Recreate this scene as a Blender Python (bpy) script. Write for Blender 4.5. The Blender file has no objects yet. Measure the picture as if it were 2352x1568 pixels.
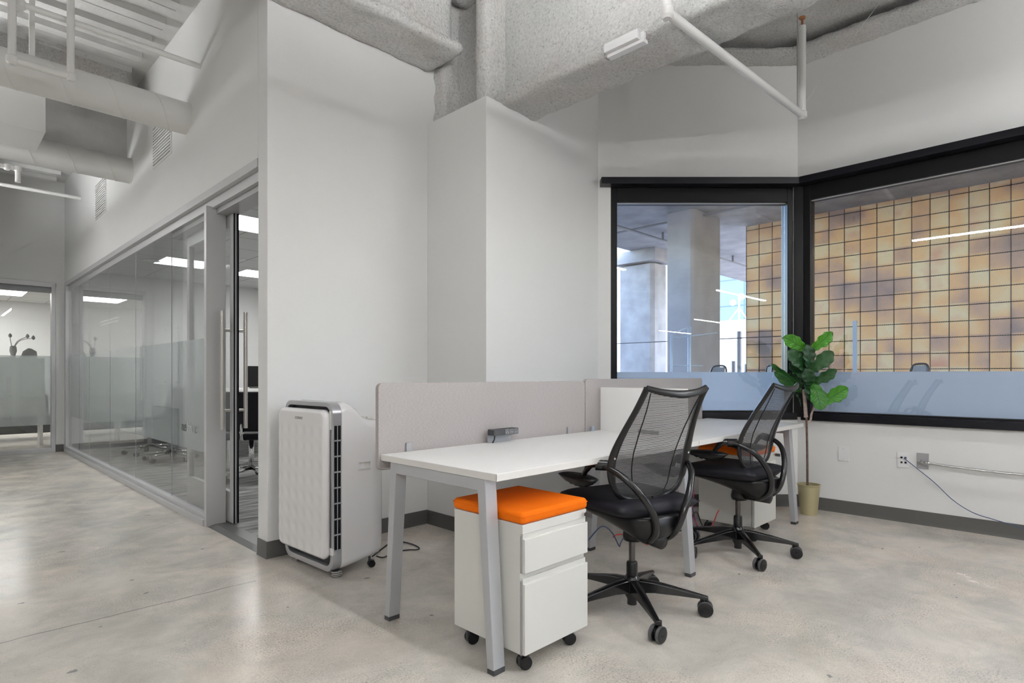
import bpy, bmesh, math, random
from mathutils import Vector, Matrix, noise
R = math.radians
PI = math.pi
sc = bpy.context.scene
C = sc.collection
random.seed(4)

# ------------------------------------------------------------------ camera, world, exposure
CAM_H, YAW, FPX, HOR = 1.09, R(44.75), 1345.0, 861.7
cam_d = bpy.data.cameras.new('camera'); cam = bpy.data.objects.new('camera', cam_d); C.objects.link(cam)
cam.location = (0, 0, CAM_H); cam.rotation_euler = (R(90), 0, YAW - R(90))
cam_d.sensor_width = 36; cam_d.lens = FPX / 2352 * 36; cam_d.shift_y = (HOR - 784) / 2352
cam_d.clip_start = 0.05; cam_d.clip_end = 500
sc.camera = cam
sc.view_settings.view_transform = 'Standard'; sc.view_settings.look = 'None'
sc.view_settings.exposure = -0.2; sc.view_settings.gamma = 1.0; sc.view_settings.use_curve_mapping = False
sc.cycles.use_denoising = True; sc.cycles.max_bounces = 10; sc.cycles.diffuse_bounces = 5; sc.cycles.adaptive_threshold = 0.02
sc.cycles.glossy_bounces = 4; sc.cycles.transmission_bounces = 8; sc.cycles.transparent_max_bounces = 24
sc.cycles.sample_clamp_indirect = 6; sc.cycles.caustics_reflective = False; sc.cycles.caustics_refractive = False
w = bpy.data.worlds.new('world'); sc.world = w; w.use_nodes = True
wn = w.node_tree; bg = wn.nodes['Background']
sky = wn.nodes.new('ShaderNodeTexSky'); sky.sky_type = 'NISHITA'; sky.sun_disc = False
sky.sun_elevation = R(48); sky.sun_rotation = R(200); sky.dust_density = 2.0
wn.links.new(sky.outputs[0], bg.inputs[0]); bg.inputs[1].default_value = 2.7
sun_d = bpy.data.lights.new('sun', 'SUN'); sun = bpy.data.objects.new('sun', sun_d); C.objects.link(sun)
sun_d.energy = 3.2; sun_d.angle = R(1); sun.rotation_euler = Vector((0.62, 0.62, -0.75)).to_track_quat('-Z', 'Y').to_euler()
LAMP = 104.0      # emission of the pendant diffusers
PANEL = 20.0      # emission of the ceiling panels

FW = Vector((math.cos(YAW), math.sin(YAW), 0)); RT = Vector((math.sin(YAW), -math.cos(YAW), 0)); UP = Vector((0, 0, 1))

# ------------------------------------------------------------------ materials
MATS = {}
def new_mat(name):
    m = bpy.data.materials.new(name); m.use_nodes = True; MATS[name] = m
    nt = m.node_tree; return m, nt, nt.nodes['Principled BSDF']
def N(nt, t, **kw):
    n = nt.nodes.new(t)
    for k, v in kw.items():
        if k.startswith('_'): setattr(n, k[1:], v)
        elif k.startswith('i'): n.inputs[int(k[1:])].default_value = v
    return n
def L(nt, a, ao, b, bi): nt.links.new(a.outputs[ao], b.inputs[bi])
def ramp(nt, stops):
    n = nt.nodes.new('ShaderNodeValToRGB'); cr = n.color_ramp
    while len(cr.elements) > 1: cr.elements.remove(cr.elements[-1])
    cr.elements[0].position, cr.elements[0].color = stops[0][0], (*stops[0][1], 1)
    for p, c in stops[1:]:
        e = cr.elements.new(p); e.color = (*c, 1)
    return n
def mat(name, col, rough=0.5, metal=0.0, spec=0.5, bump=0, bscale=100, var=0.0, vscale=5, coat=0, emit=None):
    m, nt, b = new_mat(name)
    b.inputs['Base Color'].default_value = (*col, 1); b.inputs['Roughness'].default_value = rough
    b.inputs['Metallic'].default_value = metal; b.inputs['Specular IOR Level'].default_value = spec
    b.inputs['Coat Weight'].default_value = coat
    tc = N(nt, 'ShaderNodeTexCoord')
    if var:
        nz = N(nt, 'ShaderNodeTexNoise'); nz.inputs['Scale'].default_value = vscale; nz.inputs['Detail'].default_value = 5
        L(nt, tc, 'Object', nz, 'Vector')
        r = ramp(nt, [(0.3, tuple(c * (1 - var) for c in col)), (0.7, tuple(min(1, c * (1 + var)) for c in col))])
        L(nt, nz, 0, r, 0); L(nt, r, 0, b, 'Base Color')
    if bump:
        nz = N(nt, 'ShaderNodeTexNoise'); nz.inputs['Scale'].default_value = bscale; nz.inputs['Detail'].default_value = 3
        L(nt, tc, 'Object', nz, 'Vector')
        bp = N(nt, 'ShaderNodeBump'); bp.inputs['Distance'].default_value = 0.01; bp.inputs['Strength'].default_value = bump
        L(nt, nz, 0, bp, 'Height'); L(nt, bp, 0, b, 'Normal')
    if emit:
        b.inputs['Emission Color'].default_value = (*emit[0], 1); b.inputs['Emission Strength'].default_value = emit[1]
    return m
def glass_mat(name, tint=(0.93, 0.95, 0.95), boost=1.0, rough=0.0):
    m = bpy.data.materials.new(name); m.use_nodes = True; nt = m.node_tree; nt.nodes.clear(); MATS[name] = m
    out = N(nt, 'ShaderNodeOutputMaterial'); tr = N(nt, 'ShaderNodeBsdfTransparent'); gl = N(nt, 'ShaderNodeBsdfGlossy')
    tr.inputs[0].default_value = (*tint, 1); gl.inputs['Roughness'].default_value = rough
    geo = N(nt, 'ShaderNodeNewGeometry'); mx = N(nt, 'ShaderNodeMapRange')
    mx.inputs['To Min'].default_value = 1.5; mx.inputs['To Max'].default_value = 1 / 1.5
    L(nt, geo, 'Backfacing', mx, 'Value'); fr = N(nt, 'ShaderNodeFresnel'); L(nt, mx, 0, fr, 'IOR')
    mu = N(nt, 'ShaderNodeMath', _operation='MULTIPLY'); mu.inputs[1].default_value = boost; mu.use_clamp = True
    L(nt, fr, 0, mu, 0)
    mix = N(nt, 'ShaderNodeMixShader'); L(nt, mu, 0, mix, 0); L(nt, tr, 0, mix, 1); L(nt, gl, 0, mix, 2); L(nt, mix, 0, out, 0)
    return m
def film_mat(name, col, clear, trans=0.5, tint=(0.9, 0.95, 0.96)):
    m = bpy.data.materials.new(name); m.use_nodes = True; nt = m.node_tree; nt.nodes.clear(); MATS[name] = m
    out = N(nt, 'ShaderNodeOutputMaterial'); tr = N(nt, 'ShaderNodeBsdfTransparent'); tr.inputs[0].default_value = (*tint, 1)
    df = N(nt, 'ShaderNodeBsdfDiffuse'); df.inputs[0].default_value = (*col, 1)
    tl = N(nt, 'ShaderNodeBsdfTranslucent'); tl.inputs[0].default_value = (*col, 1)
    m1 = N(nt, 'ShaderNodeMixShader'); m1.inputs[0].default_value = trans; L(nt, df, 0, m1, 1); L(nt, tl, 0, m1, 2)
    m2 = N(nt, 'ShaderNodeMixShader'); m2.inputs[0].default_value = clear; L(nt, m1, 0, m2, 1); L(nt, tr, 0, m2, 2); L(nt, m2, 0, out, 0)
    return m
def emit_mat(name, col, s):
    m = bpy.data.materials.new(name); m.use_nodes = True; nt = m.node_tree; nt.nodes.clear(); MATS[name] = m
    out = N(nt, 'ShaderNodeOutputMaterial'); e = N(nt, 'ShaderNodeEmission'); e.inputs[0].default_value = (*col, 1)
    e.inputs[1].default_value = s; L(nt, e, 0, out, 0); return m

mat('wall_paint', (0.80, 0.80, 0.795), 0.55, bump=0.08, bscale=140, var=0.012, vscale=2)
mat('deck_paint', (0.74, 0.74, 0.73), 0.7, bump=0.35, bscale=22, var=0.10, vscale=3)
mat('patched_paint', (0.74, 0.73, 0.72), 0.7, bump=0.2, bscale=30, var=0.16, vscale=2.4)
mat('duct_paint', (0.80, 0.80, 0.785), 0.45)
mat('base_rubber', (0.085, 0.083, 0.08), 0.42)
mat('black_metal', (0.006, 0.006, 0.007), 0.35, spec=0.15)
mat('sill_metal', (0.005, 0.005, 0.008), 0.28, spec=0.25)
mat('alu', (0.60, 0.60, 0.61), 0.38, metal=0.35)
mat('alu_dark', (0.40, 0.40, 0.41), 0.4, metal=0.3)
mat('steel', (0.55, 0.53, 0.50), 0.28, metal=0.95)
mat('threshold', (0.20, 0.20, 0.20), 0.35, metal=0.6)
mat('laminate', (0.86, 0.855, 0.845), 0.33)
mat('laminate_edge', (0.78, 0.765, 0.74), 0.45)
mat('leg_silver', (0.50, 0.51, 0.535), 0.40, metal=0.35)
mat('dark_plastic', (0.045, 0.045, 0.05), 0.5)
mat('black_plastic', (0.006, 0.006, 0.007), 0.30, spec=0.32)
mat('black_gloss', (0.006, 0.006, 0.007), 0.17, spec=0.45)
mat('grey_tread', (0.20, 0.20, 0.21), 0.5)
mat('tread_grey', (0.075, 0.075, 0.08), 0.5)
mat('cabinet', (0.72, 0.715, 0.68), 0.42)
mat('cabinet_dark', (0.33, 0.33, 0.33), 0.5)
mat('orange', (0.74, 0.145, 0.002), 0.7, spec=0.15, bump=0.1, bscale=400, var=0.05, vscale=9)
mat('white_plastic', (0.82, 0.81, 0.82), 0.22, coat=0.4)
mat('white_plate', (0.85, 0.85, 0.86), 0.35)
mat('silver_trim', (0.50, 0.50, 0.52), 0.3, metal=0.6)
mat('gold_pot', (0.46, 0.41, 0.25), 0.40, metal=0.45)
mat('stem', (0.13, 0.085, 0.06), 0.8, bump=0.8, bscale=120, var=0.4, vscale=60)
mat('stem_wrap', (0.42, 0.33, 0.29), 0.8, bump=0.7, bscale=90, var=0.25, vscale=50)
mat('gunmetal', (0.10, 0.095, 0.09), 0.25, metal=0.8)
mat('chrome', (0.7, 0.7, 0.7), 0.12, metal=1.0)
mat('blue_cable', (0.05, 0.075, 0.16), 0.45); mat('red_cable', (0.5, 0.03, 0.03), 0.45)
mat('pink_cable', (0.5, 0.08, 0.22), 0.45); mat('purple_cable', (0.12, 0.06, 0.25), 0.45); mat('black_cable', (0.012, 0.012, 0.012), 0.5)
mat('concrete', (0.36, 0.345, 0.335), 0.8, bump=0.4, bscale=12, var=0.22, vscale=2.2)
mat('concrete_light', (0.33, 0.33, 0.34), 0.8, bump=0.2, bscale=12, var=0.12, vscale=2)
mat('white_render', (0.95, 0.95, 0.94), 0.8)
mat('steel_blue', (0.40, 0.50, 0.60), 0.5, metal=0.2)
mat('rust', (0.30, 0.12, 0.05), 0.7)
mat('black_fabric', (0.008, 0.008, 0.012), 0.6, spec=0.25, bump=0.1, bscale=500)
mat('sofa', (0.055, 0.06, 0.062), 0.7)
mat('grey_laminate', (0.24, 0.245, 0.25), 0.5)
mat('white_leg', (0.7, 0.7, 0.7), 0.3)
mat('letter_dark', (0.04, 0.045, 0.05), 0.5); mat('letter_light', (0.62, 0.66, 0.66), 0.5); mat('letter_grey', (0.25, 0.25, 0.26), 0.5)
mat('letter_brand', (0.12, 0.11, 0.11), 0.5)
glass_mat('glass', (0.95, 0.96, 0.96), 1.0)
glass_mat('win_glass', (0.93, 0.945, 0.97), 2.2)
film_mat('film_grey', (0.76, 0.79, 0.79), 0.55, 0.5, (0.94, 0.96, 0.96))
film_mat('film_blue', (0.80, 0.87, 0.95), 0.12, 0.40, (0.8, 0.87, 0.96))
emit_mat('diffuser', (0.99, 0.995, 1.0), LAMP)
emit_mat('up_diffuser', (0.99, 0.995, 1.0), LAMP * 3.6)
emit_mat('panel_light', (1.0, 0.99, 0.97), PANEL)

def m_spray():
    m, nt, b = new_mat('spray'); b.inputs['Roughness'].default_value = 0.95
    b.inputs['Specular IOR Level'].default_value = 0.15
    tc = N(nt, 'ShaderNodeTexCoord')
    n1 = N(nt, 'ShaderNodeTexNoise'); n1.inputs['Scale'].default_value = 62; n1.inputs['Detail'].default_value = 5; n1.inputs['Roughness'].default_value = 0.72
    n2 = N(nt, 'ShaderNodeTexVoronoi'); n2.inputs['Scale'].default_value = 95; n2.inputs['Randomness'].default_value = 1
    n3 = N(nt, 'ShaderNodeTexNoise'); n3.inputs['Scale'].default_value = 1.6; n3.inputs['Detail'].default_value = 3
    for n in (n1, n2, n3): L(nt, tc, 'Object', n, 'Vector')
    ad = N(nt, 'ShaderNodeMath', _operation='ADD'); L(nt, n1, 0, ad, 0)
    mu = N(nt, 'ShaderNodeMath', _operation='MULTIPLY'); mu.inputs[1].default_value = 0.35; L(nt, n2, 'Distance', mu, 0); L(nt, mu, 0, ad, 1)
    bp = N(nt, 'ShaderNodeBump'); bp.inputs['Distance'].default_value = 0.018; bp.inputs['Strength'].default_value = 0.8
    L(nt, ad, 0, bp, 'Height'); L(nt, bp, 0, b, 'Normal')
    pits = ramp(nt, [(0.30, (0.30, 0.30, 0.295)), (0.40, (0.66, 0.66, 0.65)), (0.62, (0.82, 0.815, 0.805))])
    L(nt, n1, 0, pits, 0)
    tint = ramp(nt, [(0.35, (0.93, 0.90, 0.88)), (0.5, (1, 1, 1)), (0.65, (0.92, 0.94, 0.93))]); L(nt, n3, 0, tint, 0)
    mx = N(nt, 'ShaderNodeMixRGB', _blend_type='MULTIPLY'); mx.inputs[0].default_value = 0.8
    L(nt, pits, 0, mx, 1); L(nt, tint, 0, mx, 2); L(nt, mx, 0, b, 'Base Color')
m_spray()

def m_floor():
    m, nt, b = new_mat('polished_concrete')
    tc = N(nt, 'ShaderNodeTexCoord')
    def noise_(s, d=6, r=0.6, dist=0):
        n = N(nt, 'ShaderNodeTexNoise'); n.inputs['Scale'].default_value = s; n.inputs['Detail'].default_value = d
        n.inputs['Roughness'].default_value = r; n.inputs['Distortion'].default_value = dist; L(nt, tc, 'Object', n, 'Vector'); return n
    big = noise_(0.75, 5, 0.6, 0.6); mid = noise_(3.2, 7, 0.68, 0.4); fine = noise_(300, 2, 0.7); med = noise_(120, 4, 0.85)
    c1 = ramp(nt, [(0.34, (0.46, 0.435, 0.395)), (0.46, (0.58, 0.55, 0.50)), (0.56, (0.72, 0.665, 0.60)), (0.68, (0.82, 0.755, 0.69))])
    mixf = N(nt, 'ShaderNodeMixRGB', _blend_type='MIX'); mixf.inputs[0].default_value = 0.5; L(nt, big, 0, mixf, 1); L(nt, mid, 0, mixf, 2); L(nt, mixf, 0, c1, 0)
    # aggregate speckle, stronger where the grind went deep
    sp = ramp(nt, [(0.36, (0.34, 0.30, 0.29)), (0.44, (0.84, 0.82, 0.81)), (0.52, (1.0, 1.0, 1.0)), (0.64, (1.25, 1.22, 1.18))]); L(nt, med, 0, sp, 0)
    deep = noise_(1.3, 5, 0.65); dr = ramp(nt, [(0.47, (0.12, 0.12, 0.12)), (0.62, (0.95, 0.95, 0.95))]); L(nt, deep, 0, dr, 0)
    m1 = N(nt, 'ShaderNodeMixRGB', _blend_type='MULTIPLY'); L(nt, dr, 0, m1, 0); L(nt, c1, 0, m1, 1); L(nt, sp, 0, m1, 2)
    sp2 = ramp(nt, [(0.35, (0.86, 0.86, 0.86)), (0.65, (1.12, 1.12, 1.12))]); L(nt, fine, 0, sp2, 0)
    m2 = N(nt, 'ShaderNodeMixRGB', _blend_type='MULTIPLY'); m2.inputs[0].default_value = 1; L(nt, m1, 0, m2, 1); L(nt, sp2, 0, m2, 2)
    # rosy / rusty clouds
    rs = noise_(1.4, 4, 0.55, 0.8); rr = ramp(nt, [(0.52, (0, 0, 0)), (0.72, (0.55, 0.55, 0.55))]); L(nt, rs, 0, rr, 0)
    m3 = N(nt, 'ShaderNodeMixRGB', _blend_type='MULTIPLY'); L(nt, rr, 0, m3, 0); L(nt, m2, 0, m3, 1); m3.inputs[2].default_value = (1.06, 0.97, 0.90, 1)
    # dark chips
    mp = N(nt, 'ShaderNodeMapping'); mp.inputs['Scale'].default_value = (1, 1.7, 1); L(nt, tc, 'Object', mp, 0)
    vo = N(nt, 'ShaderNodeTexVoronoi'); vo.inputs['Scale'].default_value = 4.6; vo.inputs['Randomness'].default_value = 1
    wob = N(nt, 'ShaderNodeVectorMath', _operation='ADD'); L(nt, mp, 0, wob, 0)
    wn_ = noise_(14, 3); ws = N(nt, 'ShaderNodeVectorMath', _operation='SCALE'); ws.inputs['Scale'].default_value = 0.09; L(nt, wn_, 'Color', ws, 0); L(nt, ws, 0, wob, 1)
    L(nt, wob, 0, vo, 'Vector')
    wsep = N(nt, 'ShaderNodeSeparateColor'); L(nt, vo, 'Color', wsep, 0)
    thr = N(nt, 'ShaderNodeMapRange'); thr.inputs['From Min'].default_value = 0.30; thr.inputs['From Max'].default_value = 1; thr.inputs['To Min'].default_value = 0.0; thr.inputs['To Max'].default_value = 0.095
    L(nt, wsep, 0, thr, 'Value')
    cm = N(nt, 'ShaderNodeMath', _operation='LESS_THAN'); L(nt, vo, 'Distance', cm, 0); L(nt, thr, 0, cm, 1)
    cf = N(nt, 'ShaderNodeMath', _operation='MULTIPLY'); cf.inputs[1].default_value = 0.7; L(nt, cm, 0, cf, 0)
    m4 = N(nt, 'ShaderNodeMixRGB'); L(nt, cf, 0, m4, 0); L(nt, m3, 0, m4, 1); m4.inputs[2].default_value = (0.17, 0.17, 0.165, 1)
    # saw-cut joint wandering along y = 3.16
    sx = N(nt, 'ShaderNodeSeparateXYZ'); L(nt, tc, 'Object', sx, 0)
    jn = noise_(5, 4, 0.6); a1 = N(nt, 'ShaderNodeMath', _operation='MULTIPLY_ADD'); a1.inputs[1].default_value = 0.045; L(nt, jn, 0, a1, 0); L(nt, sx, 1, a1, 2)
    a2 = N(nt, 'ShaderNodeMath', _operation='SUBTRACT'); a2.inputs[1].default_value = 3.182; L(nt, a1, 0, a2, 0)
    a3 = N(nt, 'ShaderNodeMath', _operation='ABSOLUTE'); L(nt, a2, 0, a3, 0)
    jr = ramp(nt, [(0.0, (0.75, 0.75, 0.75)), (0.0035, (0.35, 0.35, 0.35)), (0.007, (0, 0, 0))]); L(nt, a3, 0, jr, 0)
    jx = N(nt, 'ShaderNodeMath', _operation='LESS_THAN'); jx.inputs[1].default_value = 1.25; L(nt, sx, 0, jx, 0)
    jm = N(nt, 'ShaderNodeMath', _operation='MULTIPLY'); L(nt, jr, 0, jm, 0); L(nt, jx, 0, jm, 1)
    m5 = N(nt, 'ShaderNodeMixRGB'); L(nt, jm, 0, m5, 0); L(nt, m4, 0, m5, 1); m5.inputs[2].default_value = (0.10, 0.098, 0.09, 1)
    # hairline cracks
    ck = noise_(1.1, 5, 0.55, 0.3); c2 = N(nt, 'ShaderNodeMath', _operation='SUBTRACT'); c2.inputs[1].default_value = 0.5; L(nt, ck, 0, c2, 0)
    c3 = N(nt, 'ShaderNodeMath', _operation='ABSOLUTE'); L(nt, c2, 0, c3, 0)
    cr = ramp(nt, [(0.0, (0.10, 0.10, 0.10)), (0.0022, (0, 0, 0))]); L(nt, c3, 0, cr, 0)
    m6 = N(nt, 'ShaderNodeMixRGB'); L(nt, cr, 0, m6, 0); L(nt, m5, 0, m6, 1); m6.inputs[2].default_value = (0.2, 0.19, 0.17, 1)
    L(nt, m6, 0, b, 'Base Color')
    rg = N(nt, 'ShaderNodeMapRange'); rg.inputs['To Min'].default_value = 0.12; rg.inputs['To Max'].default_value = 0.34; L(nt, mid, 0, rg, 'Value'); L(nt, rg, 0, b, 'Roughness')
    b.inputs['Specular IOR Level'].default_value = 0.55
    bp = N(nt, 'ShaderNodeBump'); bp.inputs['Distance'].default_value = 0.002; bp.inputs['Strength'].default_value = 0.12; L(nt, mid, 0, bp, 'Height'); L(nt, bp, 0, b, 'Normal')
m_floor()

def m_carpet():
    m, nt, b = new_mat('carpet'); tc = N(nt, 'ShaderNodeTexCoord')
    mp = N(nt, 'ShaderNodeMapping'); mp.inputs['Scale'].default_value = (3.2, 22, 1); L(nt, tc, 'Object', mp, 0)
    n = N(nt, 'ShaderNodeTexNoise'); n.inputs['Scale'].default_value = 1; n.inputs['Detail'].default_value = 4; L(nt, mp, 0, n, 'Vector')
    r = ramp(nt, [(0.35, (0.10, 0.10, 0.10)), (0.5, (0.24, 0.24, 0.24)), (0.66, (0.40, 0.40, 0.395))]); L(nt, n, 0, r, 0); L(nt, r, 0, b, 'Base Color')
    b.inputs['Roughness'].default_value = 0.95
m_carpet()
def m_tile():
    m, nt, b = new_mat('ceiling_tile'); tc = N(nt, 'ShaderNodeTexCoord'); s = N(nt, 'ShaderNodeSeparateXYZ'); L(nt, tc, 'Object', s, 0)
    outs = []
    for ax in (0, 1):
        a = N(nt, 'ShaderNodeMath', _operation='PINGPONG'); a.inputs[1].default_value = 0.305; L(nt, s, ax, a, 0)
        l = N(nt, 'ShaderNodeMath', _operation='LESS_THAN'); l.inputs[1].default_value = 0.009; L(nt, a, 0, l, 0); outs.append(l)
    mx = N(nt, 'ShaderNodeMath', _operation='MAXIMUM'); L(nt, outs[0], 0, mx, 0); L(nt, outs[1], 0, mx, 1)
    c = N(nt, 'ShaderNodeMixRGB'); L(nt, mx, 0, c, 0); c.inputs[1].default_value = (0.68, 0.69, 0.68, 1); c.inputs[2].default_value = (0.40, 0.40, 0.40, 1)
    L(nt, c, 0, b, 'Base Color'); b.inputs['Roughness'].default_value = 0.9
m_tile()
def m_fabric():
    m, nt, b = new_mat('screen_fabric'); tc = N(nt, 'ShaderNodeTexCoord'); b.inputs['Roughness'].default_value = 0.9
    mp = N(nt, 'ShaderNodeMapping'); mp.inputs['Scale'].default_value = (90, 90, 700); L(nt, tc, 'Object', mp, 0)
    n = N(nt, 'ShaderNodeTexNoise'); n.inputs['Scale'].default_value = 1; n.inputs['Detail'].default_value = 3; L(nt, mp, 0, n, 'Vector')
    r = ramp(nt, [(0.3, (0.33, 0.305, 0.30)), (0.52, (0.405, 0.375, 0.368)), (0.72, (0.49, 0.46, 0.45))]); L(nt, n, 0, r, 0); L(nt, r, 0, b, 'Base Color')
    bp = N(nt, 'ShaderNodeBump'); bp.inputs['Distance'].default_value = 0.001; bp.inputs['Strength'].default_value = 0.4; L(nt, n, 0, bp, 'Height'); L(nt, bp, 0, b, 'Normal')
m_fabric()
def m_mesh():
    m = bpy.data.materials.new('chair_mesh'); m.use_nodes = True; nt = m.node_tree; b = nt.nodes['Principled BSDF']; MATS['chair_mesh'] = m
    out = nt.nodes['Material Output']; b.inputs['Base Color'].default_value = (0.05, 0.05, 0.055, 1); b.inputs['Roughness'].default_value = 0.5
    tc = N(nt, 'ShaderNodeTexCoord'); s = N(nt, 'ShaderNodeSeparateXYZ'); L(nt, tc, 'Object', s, 0)
    a = N(nt, 'ShaderNodeMath', _operation='PINGPONG'); a.inputs[1].default_value = 0.0024; L(nt, s, 2, a, 0)
    l = N(nt, 'ShaderNodeMath', _operation='LESS_THAN'); l.inputs[1].default_value = 0.00135; L(nt, a, 0, l, 0)
    v = N(nt, 'ShaderNodeMath', _operation='PINGPONG'); v.inputs[1].default_value = 0.0016; L(nt, s, 0, v, 0)
    lv = N(nt, 'ShaderNodeMath', _operation='LESS_THAN'); lv.inputs[1].default_value = 0.00035; L(nt, v, 0, lv, 0)
    mx = N(nt, 'ShaderNodeMath', _operation='MAXIMUM'); L(nt, l, 0, mx, 0); L(nt, lv, 0, mx, 1)
    tr = N(nt, 'ShaderNodeBsdfTransparent'); mix = N(nt, 'ShaderNodeMixShader'); L(nt, mx, 0, mix, 0); L(nt, tr, 0, mix, 1); L(nt, b, 0, mix, 2); L(nt, mix, 0, out, 0)
m_mesh()
def m_leaf():
    m, nt, b = new_mat('leaf'); uv = N(nt, 'ShaderNodeUVMap'); s = N(nt, 'ShaderNodeSeparateXYZ'); L(nt, uv, 0, s, 0)
    # u along the leaf, v across (0.5 is the midrib)
    v0 = N(nt, 'ShaderNodeMath', _operation='SUBTRACT'); v0.inputs[1].default_value = 0.5; L(nt, s, 1, v0, 0)
    va = N(nt, 'ShaderNodeMath', _operation='ABSOLUTE'); L(nt, v0, 0, va, 0)
    sl = N(nt, 'ShaderNodeMath', _operation='MULTIPLY_ADD'); sl.inputs[1].default_value = -0.55; L(nt, va, 0, sl, 0); L(nt, s, 0, sl, 2)
    pp = N(nt, 'ShaderNodeMath', _operation='PINGPONG'); pp.inputs[1].default_value = 0.06; L(nt, sl, 0, pp, 0)
    r1 = ramp(nt, [(0.0, (1, 1, 1)), (0.012, (0, 0, 0))]); L(nt, pp, 0, r1, 0)
    r2 = ramp(nt, [(0.0, (1, 1, 1)), (0.02, (0.6, 0.6, 0.6)), (0.035, (0, 0, 0))]); L(nt, va, 0, r2, 0)
    mx = N(nt, 'ShaderNodeMath', _operation='MAXIMUM'); L(nt, r1, 0, mx, 0); L(nt, r2, 0, mx, 1)
    oi = N(nt, 'ShaderNodeObjectInfo')
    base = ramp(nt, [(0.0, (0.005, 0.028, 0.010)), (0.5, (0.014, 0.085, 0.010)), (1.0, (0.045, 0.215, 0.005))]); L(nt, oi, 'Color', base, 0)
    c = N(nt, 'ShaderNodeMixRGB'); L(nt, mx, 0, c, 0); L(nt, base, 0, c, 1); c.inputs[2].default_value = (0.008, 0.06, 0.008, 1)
    L(nt, c, 0, b, 'Base Color'); b.inputs['Roughness'].default_value = 0.38; b.inputs['Specular IOR Level'].default_value = 0.38
    bp = N(nt, 'ShaderNodeBump'); bp.inputs['Distance'].default_value = 0.004; bp.inputs['Strength'].default_value = 0.5; bp.invert = True
    L(nt, mx, 0, bp, 'Height'); L(nt, bp, 0, b, 'Normal')
m_leaf()
def m_woven():
    m = bpy.data.materials.new('woven'); m.use_nodes = True; nt = m.node_tree; b = nt.nodes['Principled BSDF']; out = nt.nodes['Material Output']; MATS['woven'] = m
    tc = N(nt, 'ShaderNodeTexCoord')
    mp = N(nt, 'ShaderNodeMapping'); mp.inputs['Scale'].default_value = (1, 3.31, 3.31); L(nt, tc, 'Object', mp, 0)
    fl = N(nt, 'ShaderNodeVectorMath', _operation='FLOOR'); L(nt, mp, 0, fl, 0)
    wn_ = N(nt, 'ShaderNodeTexWhiteNoise'); L(nt, fl, 0, wn_, 'Vector')
    n1 = N(nt, 'ShaderNodeTexNoise'); n1.inputs['Scale'].default_value = 0.9; n1.inputs['Detail'].default_value = 4; L(nt, tc, 'Object', n1, 'Vector')
    ad = N(nt, 'ShaderNodeMath', _operation='MULTIPLY_ADD'); ad.inputs[1].default_value = 0.22; L(nt, wn_, 0, ad, 0); L(nt, n1, 0, ad, 2)
    r = ramp(nt, [(0.36, (0.48, 0.41, 0.38)), (0.50, (0.76, 0.58, 0.44)), (0.60, (0.94, 0.70, 0.42)), (0.72, (0.94, 0.84, 0.60)), (0.86, (0.80, 0.50, 0.36))]); L(nt, ad, 0, r, 0)
    m2 = N(nt, 'ShaderNodeMapping'); m2.inputs['Rotation'].default_value = (R(33), 0, 0); L(nt, tc, 'Object', m2, 0)
    m3 = N(nt, 'ShaderNodeMapping'); m3.inputs['Scale'].default_value = (1, 1, 52); L(nt, m2, 0, m3, 0)
    s = N(nt, 'ShaderNodeSeparateXYZ'); L(nt, m3, 0, s, 0)
    pp = N(nt, 'ShaderNodeMath', _operation='PINGPONG'); pp.inputs[1].default_value = 0.5; L(nt, s, 2, pp, 0)
    st = ramp(nt, [(0.10, (0.28, 0.27, 0.28)), (0.3, (0.78, 0.78, 0.80)), (0.5, (1.20, 1.20, 1.20))]); L(nt, pp, 0, st, 0)
    mm = N(nt, 'ShaderNodeMixRGB', _blend_type='MULTIPLY'); mm.inputs[0].default_value = 0.9; L(nt, r, 0, mm, 1); L(nt, st, 0, mm, 2)
    L(nt, mm, 0, b, 'Base Color'); b.inputs['Roughness'].default_value = 0.7
    tl = N(nt, 'ShaderNodeBsdfTranslucent'); L(nt, mm, 0, tl, 0)
    mix = N(nt, 'ShaderNodeMixShader'); mix.inputs[0].default_value = 0.6; L(nt, b, 0, mix, 1); L(nt, tl, 0, mix, 2); L(nt, mix, 0, out, 0)
m_woven()
def m_tower(name, base, line, sx, sz, wdt):
    m, nt, b = new_mat(name); tc = N(nt, 'ShaderNodeTexCoord'); s = N(nt, 'ShaderNodeSeparateXYZ'); L(nt, tc, 'Object', s, 0)
    outs = []
    for ax, st in ((1, sx), (0, sx), (2, sz)):
        a = N(nt, 'ShaderNodeMath', _operation='PINGPONG'); a.inputs[1].default_value = st / 2; L(nt, s, ax, a, 0)
        l = N(nt, 'ShaderNodeMath', _operation='LESS_THAN'); l.inputs[1].default_value = wdt; L(nt, a, 0, l, 0); outs.append(l)
    mx = N(nt, 'ShaderNodeMath', _operation='MAXIMUM'); L(nt, outs[0], 0, mx, 0); L(nt, outs[2], 0, mx, 1)
    c = N(nt, 'ShaderNodeMixRGB'); L(nt, mx, 0, c, 0); c.inputs[1].default_value = (*base, 1); c.inputs[2].default_value = (*line, 1)
    L(nt, c, 0, b, 'Base Color'); b.inputs['Roughness'].default_value = 0.5
m_tower('tower_glass', (0.15, 0.21, 0.25), (0.08, 0.13, 0.17), 4.0, 3.4, 0.09)
m_tower('tower_windows', (0.85, 0.84, 0.84), (0.35, 0.38, 0.46), 1.6, 1.3, 0.35)

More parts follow.
